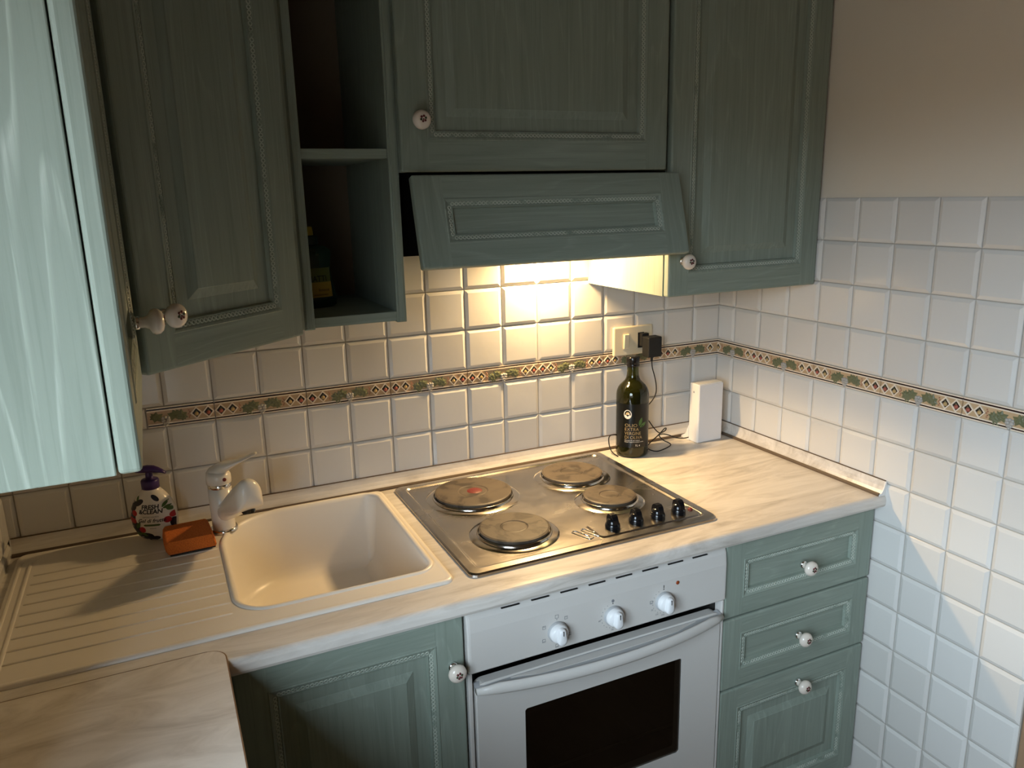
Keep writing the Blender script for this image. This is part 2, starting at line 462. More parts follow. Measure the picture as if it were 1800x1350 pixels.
def grapes_mesh():
    d = MB()
    for x, z in ((-.0058, .0035), (0, .0048), (.0058, .0035), (-.0032, -.0015), (.0032, -.0015), (-.0058, -.002), (.0058, -.002), (0, -.0066), (-.0034, -.0076), (.0034, -.0076), (0, -.0122)):
        d.lathe([(0.0036, 0.004), (0.0034, 0.0068), (0.0022, 0.0084), (0.0, 0.0089)], 'grape', 8, 'y', (x, 0, z - .003))
    return d.mesh('grape_cluster')
def berry_mesh():
    d = MB()
    for x, z in ((0, .008), (.0015, .004), (-.001, 0), (.0015, -.004), (0, -.008)):
        d.lathe([(0.0017, 0.004), (0.0015, 0.0054), (0.0, 0.0060)], 'berry_tan', 6, 'y', (x, 0, z))
    return d.mesh('berries')
ME = dict(b=border_body(0.2), d=diamond_mesh(), fy=fruit_mesh('fruit_yellow'), fr=fruit_mesh('fruit_red'), l=leaf_mesh(), g=grapes_mesh(), r=berry_mesh())
def put_border(parent, c, side, cut0=-0.1, cut1=0.1):
    """c: distance of the tile's centre from the corner; the visible piece runs cut0..cut1 in the tile's own x"""
    if side == 'back': loc, rz = Vector((-c, 0, HB / 2)), 0
    else: loc, rz = Vector((0, -c, HB / 2)), -PI / 2
    R = Matrix.Rotation(rz, 3, 'Z')
    full = cut0 <= -0.0999 and cut1 >= 0.0999
    me = ME['b'] if full else border_body(cut1 - cut0)
    off = (cut0 + cut1) / 2
    t = obj('border_tile', me, parent, loc=loc + R @ Vector((off, 0, 0)), rot=(0, 0, rz))
    put = lambda n, k, x, z, rot=0, s=1: obj(n, ME[k], t, loc=(x - off, 0, z), rot=(0, rot, 0)) if cut0 + .008 < x < cut1 - .008 else None
    for x, k in ((-.0870, 'fr'), (-.0625, 'fy'), (.0625, 'fy'), (.0870, 'fr')):
        put('diamond', 'd', x, 0); put('fruit', k, x, -.001)
    put('leaf', 'l', -.0200, .0010, 0.25); put('leaf', 'l', .0200, .0020, PI - .35)
    put('leaf', 'l', -.0330, -.0045, 0.9); put('leaf', 'l', .0335, -.0030, -2.2)
    put('grape_cluster', 'g', 0, -.0035)
    put('berries', 'r', -.0475, 0); put('berries', 'r', .0475, 0)
x = C0 + PT
put_border(wall_back, C0, 'back', -0.1, 0.0945)
for i in range(6): put_border(wall_back, C0 + 0.2 * (i + 1), 'back')
put_border(wall_back, C0 + 1.4, 'back', -0.0365, 0.1)
put_border(wall_right, C1, 'right', -0.0715, 0.1)
for i in range(4): put_border(wall_right, C1 + 0.2 * (i + 1), 'right')
# ------------------------------------------------------------------ worktops and upstands
ZT = -0.226; ZB = ZT - 0.030
nose = [(-0.598, ZT)] + [(-0.605 - .012 * math.sin(t), ZT - .012 + .012 * math.cos(t)) for t in (0.2, .5, .8, 1.1, 1.4, PI / 2)] + [(-.617, ZB + .008), (-.614, ZB + .002), (-.608, ZB)]
w = MB()
HX0, HX1, HY0, HY1 = -1.426, -1.050, -0.494, -0.030     # cut-out for the sink bowl
prof = nose + [(-0.006, ZB), (-0.006, ZT)]
w.prism(prof, HX1, -0.003, 'x', 'laminate')
w.prism(nose + [(HY0, ZB), (HY0, ZT)], -1.478, HX1, 'x', 'laminate')
w.prism([(HY1, ZT), (HY1, ZB), (-0.006, ZB), (-0.006, ZT)], HX0, HX1, 'x', 'laminate')
w.box(-1.478, HX0, HY0, -0.006, ZB, ZT, 'laminate')
w.box(-1.815, -1.478, -0.570, -0.006, ZB, ZT, 'laminate')
obj('worktop', w, label='long marbled laminate worktop under the tiled wall, with sink and hob set in', cat='worktop')
side_out = rounded_poly([(-1.815, -0.5735), (-1.4525, -0.5735), (-1.4525, -2.46), (-1.815, -2.46)], [0, 0.027, 0, 0], 8)
w = MB(); w.prism([(p[0], p[1]) for p in side_out], ZB, ZT + .0009, 'z', 'laminate_side')
sw = thing('side_worktop', 'marbled laminate side worktop with rounded corner, nearest the camera on the left', 'worktop', (-1.63, -1.5, ZB))
obj('board', w, sw)
rim = [(p[0], p[1]) for p in rounded_poly([(-1.8148, -0.5715), (-1.4505, -0.5715), (-1.4505, -2.4602), (-1.8148, -2.4602)], [0, 0.029, 0, 0], 8)]
obj('edge_band', MB().prism(rim, ZB + .001, ZT + .0004, 'z', 'edge_band'), sw)

up = [(0.006, 0.0335), (0.0095, 0.0335), (0.0105, 0.028), (0.0125, 0.020), (0.0165, 0.012), (0.0215, 0.0055), (0.0265, 0.002), (0.0265, 0.0), (0.006, 0.0)]
def upstand(name, label, side):
    t = thing(name, label, 'upstand', (-0.9, -0.02, ZT) if side == 'back' else (-0.02, -0.3, ZT))
    g = (lambda d, z, a: (a, -d, ZT + z)) if side == 'back' else (lambda d, z, a: (-d, a, ZT + z))
    ends = (lambda d: (-1.812, -d)) if side == 'back' else (lambda d: (-0.612, -d))
    m_ = MB(); m_.loops([[g(d, z, ends(d)[0]) for d, z in up], [g(d, z, ends(d)[1]) for d, z in up]], 'laminate', True, True, False)
    obj('strip', m_, t)
    m_ = MB(); s_ = [(0.006, 0.0335), (0.0098, 0.0335), (0.0098, 0.0352), (0.006, 0.0352)]
    m_.loops([[g(d, z, ends(d)[0]) for d, z in s_], [g(d, z, ends(d)[1]) for d, z in s_]], 'seam_dark', True, True, False)
    obj('top_seal', m_, t)
    m_ = MB(); s_ = [(0.0255, 0.0), (0.0290, 0.0), (0.0288, 0.0040), (0.0262, 0.0075), (0.0240, 0.0070)]
    m_.loops([[g(d, z, ends(d)[0]) for d, z in s_], [g(d, z, ends(d)[1]) for d, z in s_]], 'seam_dark', True, True, False)
    obj('bottom_seal', m_, t)
    if side == 'right':
        m_ = MB(); m_.prism([(-d, ZT + z) for d, z in up], -0.6145, -0.612, 'y', 'white_plastic')
        obj('end_cap', m_, t)
    else:
        m_ = MB(); m_.prism([(-d, ZT + z) for d, z in up], -1.8145, -1.812, 'x', 'white_plastic')
        obj('end_cap', m_, t)
upstand('worktop_upstand', 'long marbled upstand strip along the foot of the back wall behind sink and hob', 'back')
upstand('worktop_upstand', 'short marbled upstand strip along the right wall with white end cap', 'right')

# ------------------------------------------------------------------ sink
zs = ZT + 0.0052
sink = thing('sink', 'white composite inset sink with ribbed drainer on the left', 'sink', (-1.42, -0.29, ZT))
bowl_c = Vector((-1.235, -0.265))
bowl = rounded_poly([(-1.064, -0.048), (-1.413, -0.048), (-1.413, -0.478), (-1.068, -0.478)], [0.03, 0.14, 0.055, 0.03], 12)
def offs(poly, d):
    n = len(poly); out = []
    for i in range(n):
        p = Vector(poly[i]); a = Vector(poly[(i + 1) % n]) - Vector(poly[i - 1]); a.normalize()
        nrm = Vector((a.y, -a.x))
        if (p - bowl_c).dot(nrm) < 0: nrm = -nrm
        out.append(p + nrm * d)
    return out
def to_rect(p, x0, x1, y0, y1):
    d = Vector(p) - bowl_c; ks = []
    if d.x: ks.append(((x1 if d.x > 0 else x0) - bowl_c.x) / d.x)
    if d.y: ks.append(((y1 if d.y > 0 else y0) - bowl_c.y) / d.y)
    return bowl_c + d * min(ks)
SX0, SX1, SY0, SY1 = -1.800, -1.042, -0.540, -0.034
# deck: ring of quads from the bowl lip out to a rectangle, plus the drainer slab on the left
deck = MB()
DX = -1.440
lip = offs(bowl, 0.012)
ring_out = [to_rect(p, DX, SX1 - .010, SY0 + .010, SY1 - .006) for p in lip]
Z = lambda ps, z: [(p[0], p[1], z) for p in ps]
deck.loops([Z(ring_out, zs), Z(lip, zs)], 'sink_white')
for cx, cy in ((SX1 - .010, SY1 - .006), (SX1 - .010, SY0 + .010), (DX, SY0 + .010), (DX, SY1 - .006)):   # corner fillers
    near = sorted(ring_out, key=lambda p: (p - Vector((cx, cy))).length)[:2]
    a_ = [p for p in ring_out if abs(p.x - cx) < 1e-5]; b_ = [p for p in ring_out if abs(p.y - cy) < 1e-5]
    if a_ and b_:
        pa = min(a_, key=lambda p: abs(p.y - cy)); pb = min(b_, key=lambda p: abs(p.x - cx))
        deck.add([(pa.x, pa.y, zs), (cx, cy, zs), (pb.x, pb.y, zs)], [(0, 1, 2)], 'sink_white')
deck.add([(SX0 + .01, SY0 + .01, zs), (DX, SY0 + .01, zs), (DX, SY1 - .006, zs), (SX0 + .01, SY1 - .006, zs)], [(0, 1, 2, 3)], 'sink_white')
R4 = lambda i, z, r=.018: Z(rounded_poly([(SX0 + i, SY1 - i * .6), (SX1 - i, SY1 - i * .6), (SX1 - i, SY0 + i), (SX0 + i, SY0 + i)], max(r - i * .6, .004), 5), z)
deck.loops([R4(0.0, ZT), R4(0.0005, zs - .002), R4(0.003, zs + .0005), R4(0.008, zs + .0008), R4(0.0115, zs)], 'sink_white', smooth=True)
obj('deck', deck, sink)
bw = MB()
rings = [Z(offs(bowl, 0.0125), zs), Z(offs(bowl, 0.010), zs + .0030), Z(offs(bowl, 0.006), zs + .0034), Z(offs(bowl, 0.002), zs + .001), Z(offs(bowl, 0), zs - .006)]
for k, (d, dz) in enumerate(((-.004, -.04), (-.009, -.10), (-.013, -.135), (-.018, -.150), (-.028, -.160), (-.045, -.164))):
    rings.append(Z(offs(bowl, d), zs + dz))
bw.loops(rings, 'sink_white', False, True, True)
obj('bowl', bw, sink)
for i in range(9):
    y = -0.150 - i * 0.0405
    r_ = MB(); pr_ = [(-.0036, 0), (-.0028, .0010), (-.0010, .0016), (.0010, .0016), (.0028, .0010), (.0036, 0)]
    x0 = -1.758 - 0.001 * i; x1 = -1.432
    r_.loops([[(x0 - .004, y, zs)] * 6, [(x0, y + a, zs + b_) for a, b_ in pr_], [(x1, y + a, zs + b_) for a, b_ in pr_], [(x1 + .005, y, zs)] * 6], 'sink_white', closed=False, smooth=True)
    obj('drainer_ridge', r_, sink)
for xr in (-1.772, -1.790):
    r_ = MB(); r_.loops([[(xr + a, -.525, zs + b_) for a, b_ in pr_], [(xr + a, -.085, zs + b_ * 1.6) for a, b_ in pr_], [(xr + a + .012, -.07, zs) for a, b_ in pr_]], 'sink_white', closed=False, smooth=True)
    obj('drainer_rim', r_, sink)

# ------------------------------------------------------------------ mixer tap
fx, fy = -1.408, -0.098
tap = thing('mixer_tap', 'white single-lever mixer tap at the back corner of the sink', 'tap', (fx, fy, zs))
obj('base_ring', MB().lathe([(.0285, 0), (.0290, .004), (.0270, .0085), (.0240, .0085)], 'chrome', 32, 'z', (fx, fy, zs)), tap)
obj('body', MB().lathe([(.0238, .0055), (.0235, .045), (.0240, .047), (.0240, .1), (.0225, .1)], 'faucet_white', 32, 'z', (fx, fy, zs)), tap)
obj('collar', MB().lathe([(.0225, .0985), (.0243, .1000), (.0243, .1080), (.0225, .1095)], 'chrome', 32, 'z', (fx, fy, zs)), tap)
hd = MB(); hd.lathe([(.0235, .1082), (.0255, .1095), (.0258, .120), (.0250, .127), (.021, .133), (.010, .136), (0, .1365)], 'faucet_white', 32, 'z', (fx, fy, zs))
obj('handle', hd, tap)
lv = MB(); rings = []
for t, (px, pz, ww, hh) in enumerate(((-.0235, .1235, .010, .006), (-.016, .1285, .0185, .011), (0.0, .1360, .0215, .014), (.015, .1420, .019, .012), (.029, .1480, .0155, .0075), (.046, .1545, .012, .0045), (.062, .1615, .010, .0032), (.075, .1670, .0085, .0028), (.080, .1695, .0055, .002))):
    rings.append([(fx + px, fy + .004 - px * .35 + ww * math.cos(2 * PI * k / 14), zs + pz + hh * math.sin(2 * PI * k / 14)) for k in range(14)])
lv.loops(rings, 'faucet_white', True, True, True); obj('lever', lv, tap)
dotm = MB(); dotm.lathe([(.0042, 0), (.0038, .001), (0, .0014)], 'red_dot', 14, 'y', (fx + .010, fy - .0238, zs + .121)); obj('hot_mark', dotm, tap)
sp = MB(); rings = []
p0 = Vector((fx, fy, zs + .038)); p1 = Vector((-1.3620, -0.275, zs + .136)); dv = p1 - p0
sd = Vector((-dv.y, dv.x, 0)).normalized(); sd = -sd
for t, ww, hh in ((0.02, .014, .018), (0.12, .0165, .020), (.28, .0200, .022), (.45, .0232, .0255), (.62, .0252, .0295), (.78, .0255, .0325), (.90, .0262, .0340), (.96, .0250, .0325), (1.0, .0215, .028), (1.022, .015, .020), (1.032, .007, .009), (1.034, .002, .003)):
    c = p0 + dv * t; dn = dv.normalized(); upv = sd.cross(dn); upv = upv if upv.z > 0 else -upv
    if t > .4: upv = (upv * (1 - (t - .4)) + Vector((0, 0, 1)) * (t - .4)).normalized()
    ring = []
    for k in range(24):
        a = 2 * PI * k / 24; cx_, cz_ = math.cos(a), math.sin(a)
        if cz_ < 0:                                           # flatter, squarer underside
            f_ = min(1.0, max(0.0, (t - .3) / .4)); cz_ = cz_ * (1 - f_) - f_ * min(.80, abs(cz_) * 2.2); cx_ = math.copysign(abs(cx_) ** (1 - .45 * f_), cx_)
        ring.append(tuple(c + sd * ww * cx_ + upv * hh * cz_))
    rings.append(ring)
sp.loops(rings, 'faucet_white', True, True, True); obj('spout', sp, tap)
ae = MB(); ac = p0 + dv * .88 + Vector((0, 0, -.0285)); ae.lathe([(.0125, -.004), (.0135, -.002), (.0135, .006)], 'black_plastic', 18, 'z', ac); obj('aerator', ae, tap)

# ------------------------------------------------------------------ liquid-soap bottle with printed fruit
soap = thing('soap_dispenser', 'white liquid-soap bottle printed with berries, purple pump, beside the tap', 'soap bottle', (-1.540, -0.072, zs), rotz=math.radians(-22))
def soap_sec(h):
    K = [(0, .020, .014), (.004, .029, .020), (.012, .037, .025), (.03, .0455, .029), (.05, .0480, .030), (.068, .0455, .029), (.085, .0385, .0265), (.099, .029, .0225), (.108, .0205, .0185), (.113, .0165, .0160), (.117, .0155, .0155)]
    for a, b_ in zip(K[:-1], K[1:]):
        if h <= b_[0]:
            t = (h - a[0]) / (b_[0] - a[0]); t2 = t
            return a[1] + (b_[1] - a[1]) * t2, a[2] + (b_[2] - a[2]) * t2
    return K[-1][1:]
sb = MB(); rings = []
for i in range(30):
    h = 0.117 * i / 29; ww, dd = soap_sec(h)
    rings.append([(ww * math.cos(2 * PI * k / 36), dd * math.sin(2 * PI * k / 36), h) for k in range(36)])
sb.loops(rings, 'soap_white', True, True, True); obj('bottle', sb, soap, local=True)
def soap_map(off):
    def f(p):
        h = max(0.001, min(.116, p.y)); ww, dd = soap_sec(h); u = max(-.985, min(.985, p.x / ww))
        return Vector((ww * u, -dd * math.sqrt(1 - u * u) - off, h))
    return f
pt = MB()
def disc2(cx, cy, rx, ry, rot, mt, off, n=14, pw=1.0):
    vs_ = []; fs = []
    for j in (0.0, .5, 1.0):
        for k in range(n):
            a = 2 * PI * k / n; x_ = rx * j * math.cos(a); y_ = ry * j * math.sin(a) * (abs(math.cos(a / 2 if pw == 1 else a)) ** 0 if pw == 1 else (1 - abs(math.cos(a))) ** .35)
            vs_.append((cx + x_ * math.cos(rot) - y_ * math.sin(rot), cy + x_ * math.sin(rot) + y_ * math.cos(rot), 0))
    for r_ in range(2):
        for k in range(n):
            fs.append((r_ * n + k, r_ * n + (k + 1) % n, (r_ + 1) * n + (k + 1) % n, (r_ + 1) * n + k))
    pt.add(vs_, fs, mt, False, soap_map(off))
for cx, cy, rx, ry, rot, mt in ((-.041, .060, .0125, .024, .0, 'berry_dark'), (-.036, .036, .015, .013, 0, 'berry_dark'), (-.016, .0125, .021, .0105, .12, 'berry_dark'), (-.034, .020, .016, .012, 0, 'berry_dark'), (-.033, .080, .008, .011, -.4, 'berry_dark'),
                               (-.020, .088, .0125, .0055, .5, 'berry_dark'), (.014, .097, .0095, .0042, -.75, 'berry_dark'), (.0435, .040, .006, .011, 0, 'berry_dark'), (.004, .0085, .012, .006, .2, 'berry_dark')):
    disc2(cx, cy, rx, ry, rot, mt, .0004)
for cx, cy, r_ in ((-.0305, .066, .0062), (-.0395, .050, .0068), (-.0335, .049, .0060), (-.0165, .030, .0070), (.0345, .049, .0070), (.0445, .058, .0065)): disc2(cx, cy, r_, r_, 0, 'berry_red', .0007)
for cx, cy, rx, ry, rot in ((-.0245, .040, .009, .0045, 1.0), (-.028, .018, .010, .005, .4), (-.014, .019, .008, .004, -.6), (.0310, .0830, .008, .0036, .9), (.0345, .0765, .007, .0032, .25), (.0375, .0720, .007, .0034, -.7), (-.022, .096, .006, .003, 1.2), (.040, .072, .006, .003, -.9)):
    disc2(cx, cy, rx, ry, rot, 'leaf_print', .0008, pw=2)
def soap_text(body, size, cx, cy, mt, shear=0.0, thin=0.0):
    vs_, fs = text_geo(body, size, shear, 'CENTER', thin)
    pt.add([(v.x + cx, v.y + cy, 0) for v in vs_], fs, mt, False, soap_map(.0010))
soap_text('FRESH', .0125, .004, .0755, 'print_text', .12, .0004); soap_text('&CLEAN', .0125, .004, .0658, 'print_text', .12, .0004)
soap_text('SAPONE LIQUIDO', .0040, .004, .0575, 'print_text'); soap_text('Gel di frutta', .0112, .004, .0470, 'print_text', .35, .0002)
soap_text('idratante', .0035, .006, .0325, 'print_text')
pt.loops([[(-.012 + .033 * k / 12, .0385 + (.0012 if k in (0, 12) else 0), 0) for k in range(13)], [(-.012 + .033 * k / 12, .0428 - (.0012 if k in (0, 12) else 0), 0) for k in range(13)]], 'pill_green', closed=False, fn=soap_map(.0009))
obj('printed_label', pt, soap, local=True)
cp = MB(); cp.lathe([(.0155, .112), (.0175, .113), (.0178, .129), (.0160, .132), (.0075, .133), (.0068, .148)], 'purple', 28); obj('pump_collar', cp, soap, local=True)
ph = MB(); rings = []
for px, z0, z1, ww in ((-.0275, .1485, .1510, .004), (-.024, .1468, .1560, .0085), (-.015, .1462, .1600, .0105), (-.003, .1460, .1620, .0108), (.010, .1460, .1612, .0092), (.020, .1455, .1570, .0072), (.028, .1440, .1520, .0056), (.034, .1425, .1475, .0045)):
    zc_ = (z0 + z1) / 2; hh = (z1 - z0) / 2
    rings.append([(px, ww * math.cos(2 * PI * k / 16), zc_ + hh * math.sin(2 * PI * k / 16)) for k in range(16)])
ph.loops(rings, 'purple', True, True, True); obj('pump_head', ph, soap, local=True)

# ------------------------------------------------------------------ sponge
spg = thing('sponge', 'orange kitchen sponge with dark scouring side lying between soap bottle and sink', 'sponge', (-1.478, -0.155, zs), rotz=math.radians(3))
m_ = MB(); m_.prism(rounded_poly([(-.046, .0095), (.046, .0095), (.046, .034), (-.046, .034)], .005, 4), -.038, .050, 'y', 'sponge')
m_ = MB(); q = rounded_poly([(-.044, .006), (-.050, .016), (-.047, .033), (.040, .033), (.046, .012), (.044, .006)], .004, 3)
m_.loops([[(x_ * .94, -.040, .004 + z_ * .94) for x_, z_ in q], [(x_, -.036, z_) for x_, z_ in q], [(x_ * 1.02, .0, z_ * 1.03) for x_, z_ in q], [(x_, .044, z_ * 1.05) for x_, z_ in q], [(x_ * .94, .048, .004 + z_ * .97) for x_, z_ in q]], 'sponge', True, True)
obj('foam', m_, spg, local=True)
m_ = MB(); m_.box(-.043, .0435, -.037, .045, .0034, .0075, 'scourer', .0015); obj('scouring_pad', m_, spg, local=True)

# ------------------------------------------------------------------ electric hob
hob = thing('hob', 'stainless steel electric hob with four solid plates set in the worktop', 'hob', (-0.72, -0.29, ZT))
hx0, hx1, hy0, hy1 = -1.014, -0.431, -0.545, -0.038
zh = ZT + .0005
RP = lambda i, z, r=.018: Z(rounded_poly([(hx0 + i, hy1 - i), (hx1 - i, hy1 - i), (hx1 - i, hy0 + i), (hx0 + i, hy0 + i)], max(r - i * .25, .006), 6), z)
pl = MB(); pl.loops([RP(0, zh - .0004), RP(.0008, zh + .004), RP(.004, zh + .0068), RP(.020, zh + .0075), RP(.023, zh + .0070), RP(.0265, zh + .0040), RP(.030, zh + .0036)], 'steel', True, True, False)
obj('plate', pl, hob)
zp = zh + .0036
cpn = MB(); q0 = rounded_poly([(-.712, -.448), (-.664, -.448), (-.640, -.455), (-.452, -.455), (-.452, -.516), (-.712, -.516)], [.004, .004, .004, .012, .012, .01], 3)
q1 = [((x_ + .582) * .975 - .582, (y_ + .485) * .92 - .485) for x_, y_ in q0]
cpn.loops([Z(q0, zp - .0002), Z(q1, zp + .0030)], 'steel', False, True); obj('control_panel', cpn, hob)
lg = MB()                                                   # embossed mark beside the knobs
for pts in (((-.752, -.462), (-.738, -.500), (-.730, -.506), (-.722, -.500)), ((-.742, -.459), (-.728, -.494)), ((-.752, -.462), (-.747, -.457), (-.742, -.459)),
            ((-.730, -.462), (-.716, -.496), (-.706, -.504)), ((-.720, -.459), (-.711, -.482), (-.702, -.488)), ((-.730, -.462), (-.725, -.457), (-.720, -.459))):
    lg.tube([(a, b_, zp + .0006) for a, b_ in pts], .0012, 'chrome', 6)
obj('embossed_mark', lg, hob)
def burner(cx, cy, R_, red=False):
    b_ = MB(); b_.lathe([(R_ - .012, .008), (R_ - .001, .0085), (R_ + .0005, .0155), (R_ - .0035, .0170), (R_ * .40, .0166), (R_ * .385, .0156), (R_ * .365, .0150), (R_ * .33, .0156), (0, .0158)], 'iron', 72, 'z', (cx, cy, zp), False)
    o = obj('burner', b_, hob)
    r_ = MB(); r_.lathe([(R_ + .0005, .006), (R_ + .0030, .0105), (R_ + .0052, .0100), (R_ + .0058, .0040), (R_ + .0062, .0025)], 'ring_steel', 56, 'z', (cx, cy, zp)); obj('trim_ring', r_, o)
    r_ = MB(); r_.lathe([(R_ + .0056, .0045), (R_ + .010, .0035), (R_ + .016, .0020), (R_ + .0205, .0004), (R_ + .0215, -.0005)], 'ring_steel', 56, 'z', (cx, cy, zp)); obj('pan_ring', r_, o)
    if red:
        r_ = MB(); r_.lathe([(R_ * .2, .0158), (R_ * .18, .0168), (0, .0170)], 'red_dot', 24, 'z', (cx + .004, cy, zp)); obj('red_mark', r_, o)
burner(-.860, -.180, .090, True); burner(-.592, -.178, .0745); burner(-.860, -.408, .0745); burner(-.590, -.350, .0600)
for kx in (-.666, -.607, -.551, -.496):
    k_ = MB(); k_.lathe([(.0160, .0), (.0165, .004), (.0155, .009), (.0140, .011)], 'black_plastic', 24, 'z', (kx, -.484, zp + .003))
    q = [(-.0145, .008), (-.0125, .020), (-.0095, .0265), (-.004, .0300), (.006, .0300), (.0115, .0262), (.0140, .019), (.0148, .008)]
    k_.loops([[(kx - .0065, -.484 + a, zp + .003 + c) for a, c in q], [(kx - .0052, -.484 + a * .98, zp + .003 + c * 1.01) for a, c in q], [(kx + .0052, -.484 + a * .98, zp + .003 + c * 1.01) for a, c in q], [(kx + .0065, -.484 + a, zp + .003 + c) for a, c in q]], 'black_plastic', True, True)
    k_.lathe([(.0138, .010), (.0128, .016), (.010, .020), (0, .0215)], 'black_plastic', 24, 'z', (kx, -.484, zp + .003))
    obj('knob', k_, hob)
obj('indicator_lamp', MB().lathe([(.0055, .0), (.0055, .0022), (.004, .0036), (0, .0042)], 'red_dot', 16, 'z', (-.464, -.484, zp + .003)), hob)
# ------------------------------------------------------------------ framed green doors with bead moulding and porcelain knobs
def knob_mesh():
    k = MB(); k.lathe([(.0085, 0), (.0092, .002), (.0088, .006), (.0070, .007)], 'chrome', 24, 'y')
    k.lathe([(.0068, .006), (.0072, .013), (.0095, .0175), (.0150, .0205), (.0172, .0250), (.0165, .0300), (.0125, .0345), (.0060, .0365), (0, .0370)], 'porcelain', 28, 'y')
    for i in range(6):
        a = i * PI / 3 + .3; k.lathe([(.0025, .0358), (.0020, .0374), (0, .0378)], 'flower_red' if i % 3 else 'flower_green', 8, 'y', (.0045 * math.cos(a), 0, .0045 * math.sin(a) + .001))
    k.lathe([(.0016, .0365), (.0013, .0378), (0, .0381)], 'flower_red', 8, 'y')
    return k.mesh('knob')
KNOB = knob_mesh()
def bead_run(m_, p0, p1, nrm, pitch=0.0078, ro=0.0040, ri=0.0021):
    """small raised rings in a row from p0 to p1; nrm points out of the moulding face"""
    p0, p1, nrm = Vector(p0), Vector(p1), Vector(nrm).normalized(); d = p1 - p0; n = max(1, int(d.length / pitch)); dn = d.normalized(); sd_ = dn.cross(nrm)
    for i in range(n):
        c = p0 + d * ((i + .5) / n); vs_ = []; N_ = 8
        for r_, h in ((ro, -.0004), (ro * .9, .0008), (ri * 1.15, .0008), (ri, .0)):
            vs_ += [c + dn * r_ * math.cos(2 * PI * k / N_) + sd_ * r_ * math.sin(2 * PI * k / N_) + nrm * h for k in range(N_)]
        fs = [(r_ * N_ + k, r_ * N_ + (k + 1) % N_, (r_ + 1) * N_ + (k + 1) % N_, (r_ + 1) * N_ + k) for r_ in range(3) for k in range(N_)]
        m_.add(vs_, fs, 'bead_white')
def slab(x0, x1, z0, z1, t, mt, outer, r):
    bm = bmesh.new(); bmesh.ops.create_cube(bm, size=1.0)
    for v in bm.verts: v.co = Vector(((x0 + x1) / 2 + v.co.x * (x1 - x0), t / 2 + v.co.y * t, (z0 + z1) / 2 + v.co.z * (z1 - z0)))
    e_ = 1e-6; on = {'l': lambda c: abs(c.x - x0) < e_, 'r': lambda c: abs(c.x - x1) < e_, 'b': lambda c: abs(c.z - z0) < e_, 't': lambda c: abs(c.z - z1) < e_}
    eds = []
    for ed in bm.edges:
        sides = [k for k in 'lrbt' if all(on[k](v.co) for v in ed.verts)]
        if sides and all(k in outer for k in sides): eds.append(ed)
    bmesh.ops.bevel(bm, geom=eds, offset=r, segments=3, profile=0.5, affect='EDGES')
    return MB().bm(bm, mt)
def door(root, name, w, h, org, rot=(0, 0, 0), fr=(.052, .052, .052, .052), raised=True, grain='green_v', knob=None, t=.020, label=None):
    """local frame: x right, z up, front face at y = 0 looking to -y"""
    l, r, b_, tp = fr; mw = .017; dep = .0095
    D = MB(); ring = lambda i, y: [(l + i, y, b_ + i), (w - r - i, y, b_ + i), (w - r - i, y, h - tp - i), (l + i, y, h - tp - i)]
    D.loops([ring(-.003, .001), ring(0, -.0012), ring(.003, -.0002), ring(.0048, .0012), ring(.0128, .0036), ring(.0140, .0022), ring(.0155, .0030), ring(mw, dep)], grain)
    if raised:
        D.loops([ring(mw, dep), ring(mw + .024, dep), ring(mw + .0255, dep - .0008), ring(mw + .038, dep - .0058), ring(mw + .0395, dep - .0068)], grain, False, True)
    else:
        D.add(ring(mw, dep), [(0, 1, 2, 3)], grain)
    D.box(.004, w - .004, .011, t - .001, .004, h - .004, grain)
    o = obj(name, D, root, local=True, loc=Vector(org) - BASE[root.name], rot=rot, label=label)
    bv = .0045
    for x0, x1, sd_ in ((0, l, 'lbt'), (w - r, w, 'rbt')): obj('stile', slab(x0, x1, 0, h, t, 'green_v', sd_, bv), o, local=True)
    for z0, z1, sd_ in ((0, b_, 'b'), (h - tp, h, 't')): obj('rail', slab(l - .0002, w - r + .0002, z0, z1, t, 'green_h', sd_, bv), o, local=True)
    m_ = MB(); c = .0088; s_ = .0020
    x0, x1, z0, z1 = l + c, w - r - c, b_ + c, h - tp - c; e = .003
    bead_run(m_, (x0 + e, s_, z0), (x1 - e, s_, z0), (0, -1, .3)); bead_run(m_, (x0 + e, s_, z1), (x1 - e, s_, z1), (0, -1, -.3))
    bead_run(m_, (x0, s_, z0 + e), (x0, s_, z1 - e), (.3, -1, 0)); bead_run(m_, (x1, s_, z0 + e), (x1, s_, z1 - e), (-.3, -1, 0))
    obj('bead_moulding', m_, o, local=True, kind='stuff')
    if knob: obj('knob', KNOB, o, loc=(knob[0], 0, knob[1]), label='white porcelain knob with a small red flower')
    return o

ZD = 0.238; DT = 1.138      # bottom and top of the wall cabinets
YB = -0.336                  # front of their carcasses
# right wall cabinet
rc = thing('wall_cabinet', 'tall narrow green wall cabinet in the right corner beside the cooker hood', 'cabinet', (-.225, -.17, ZD))
b_ = MB(); b_.box(-.4448, -.4268, YB, -.006, ZD, DT, 'green_v', .001); b_.box(-.0255, -.0075, YB, -.006, ZD, DT, 'green_v', .001)
b_.box(-.427, -.025, YB, -.006, ZD + .002, ZD + .02, 'green_h'); b_.box(-.427, -.025, YB, -.006, DT - .018, DT, 'green_h'); b_.box(-.427, -.025, -.012, -.006, ZD, DT, 'green_v')
obj('body', b_, rc)
door(rc, 'door', .438, DT - ZD, (-.4460, -.3600, ZD), knob=(.034, .079))
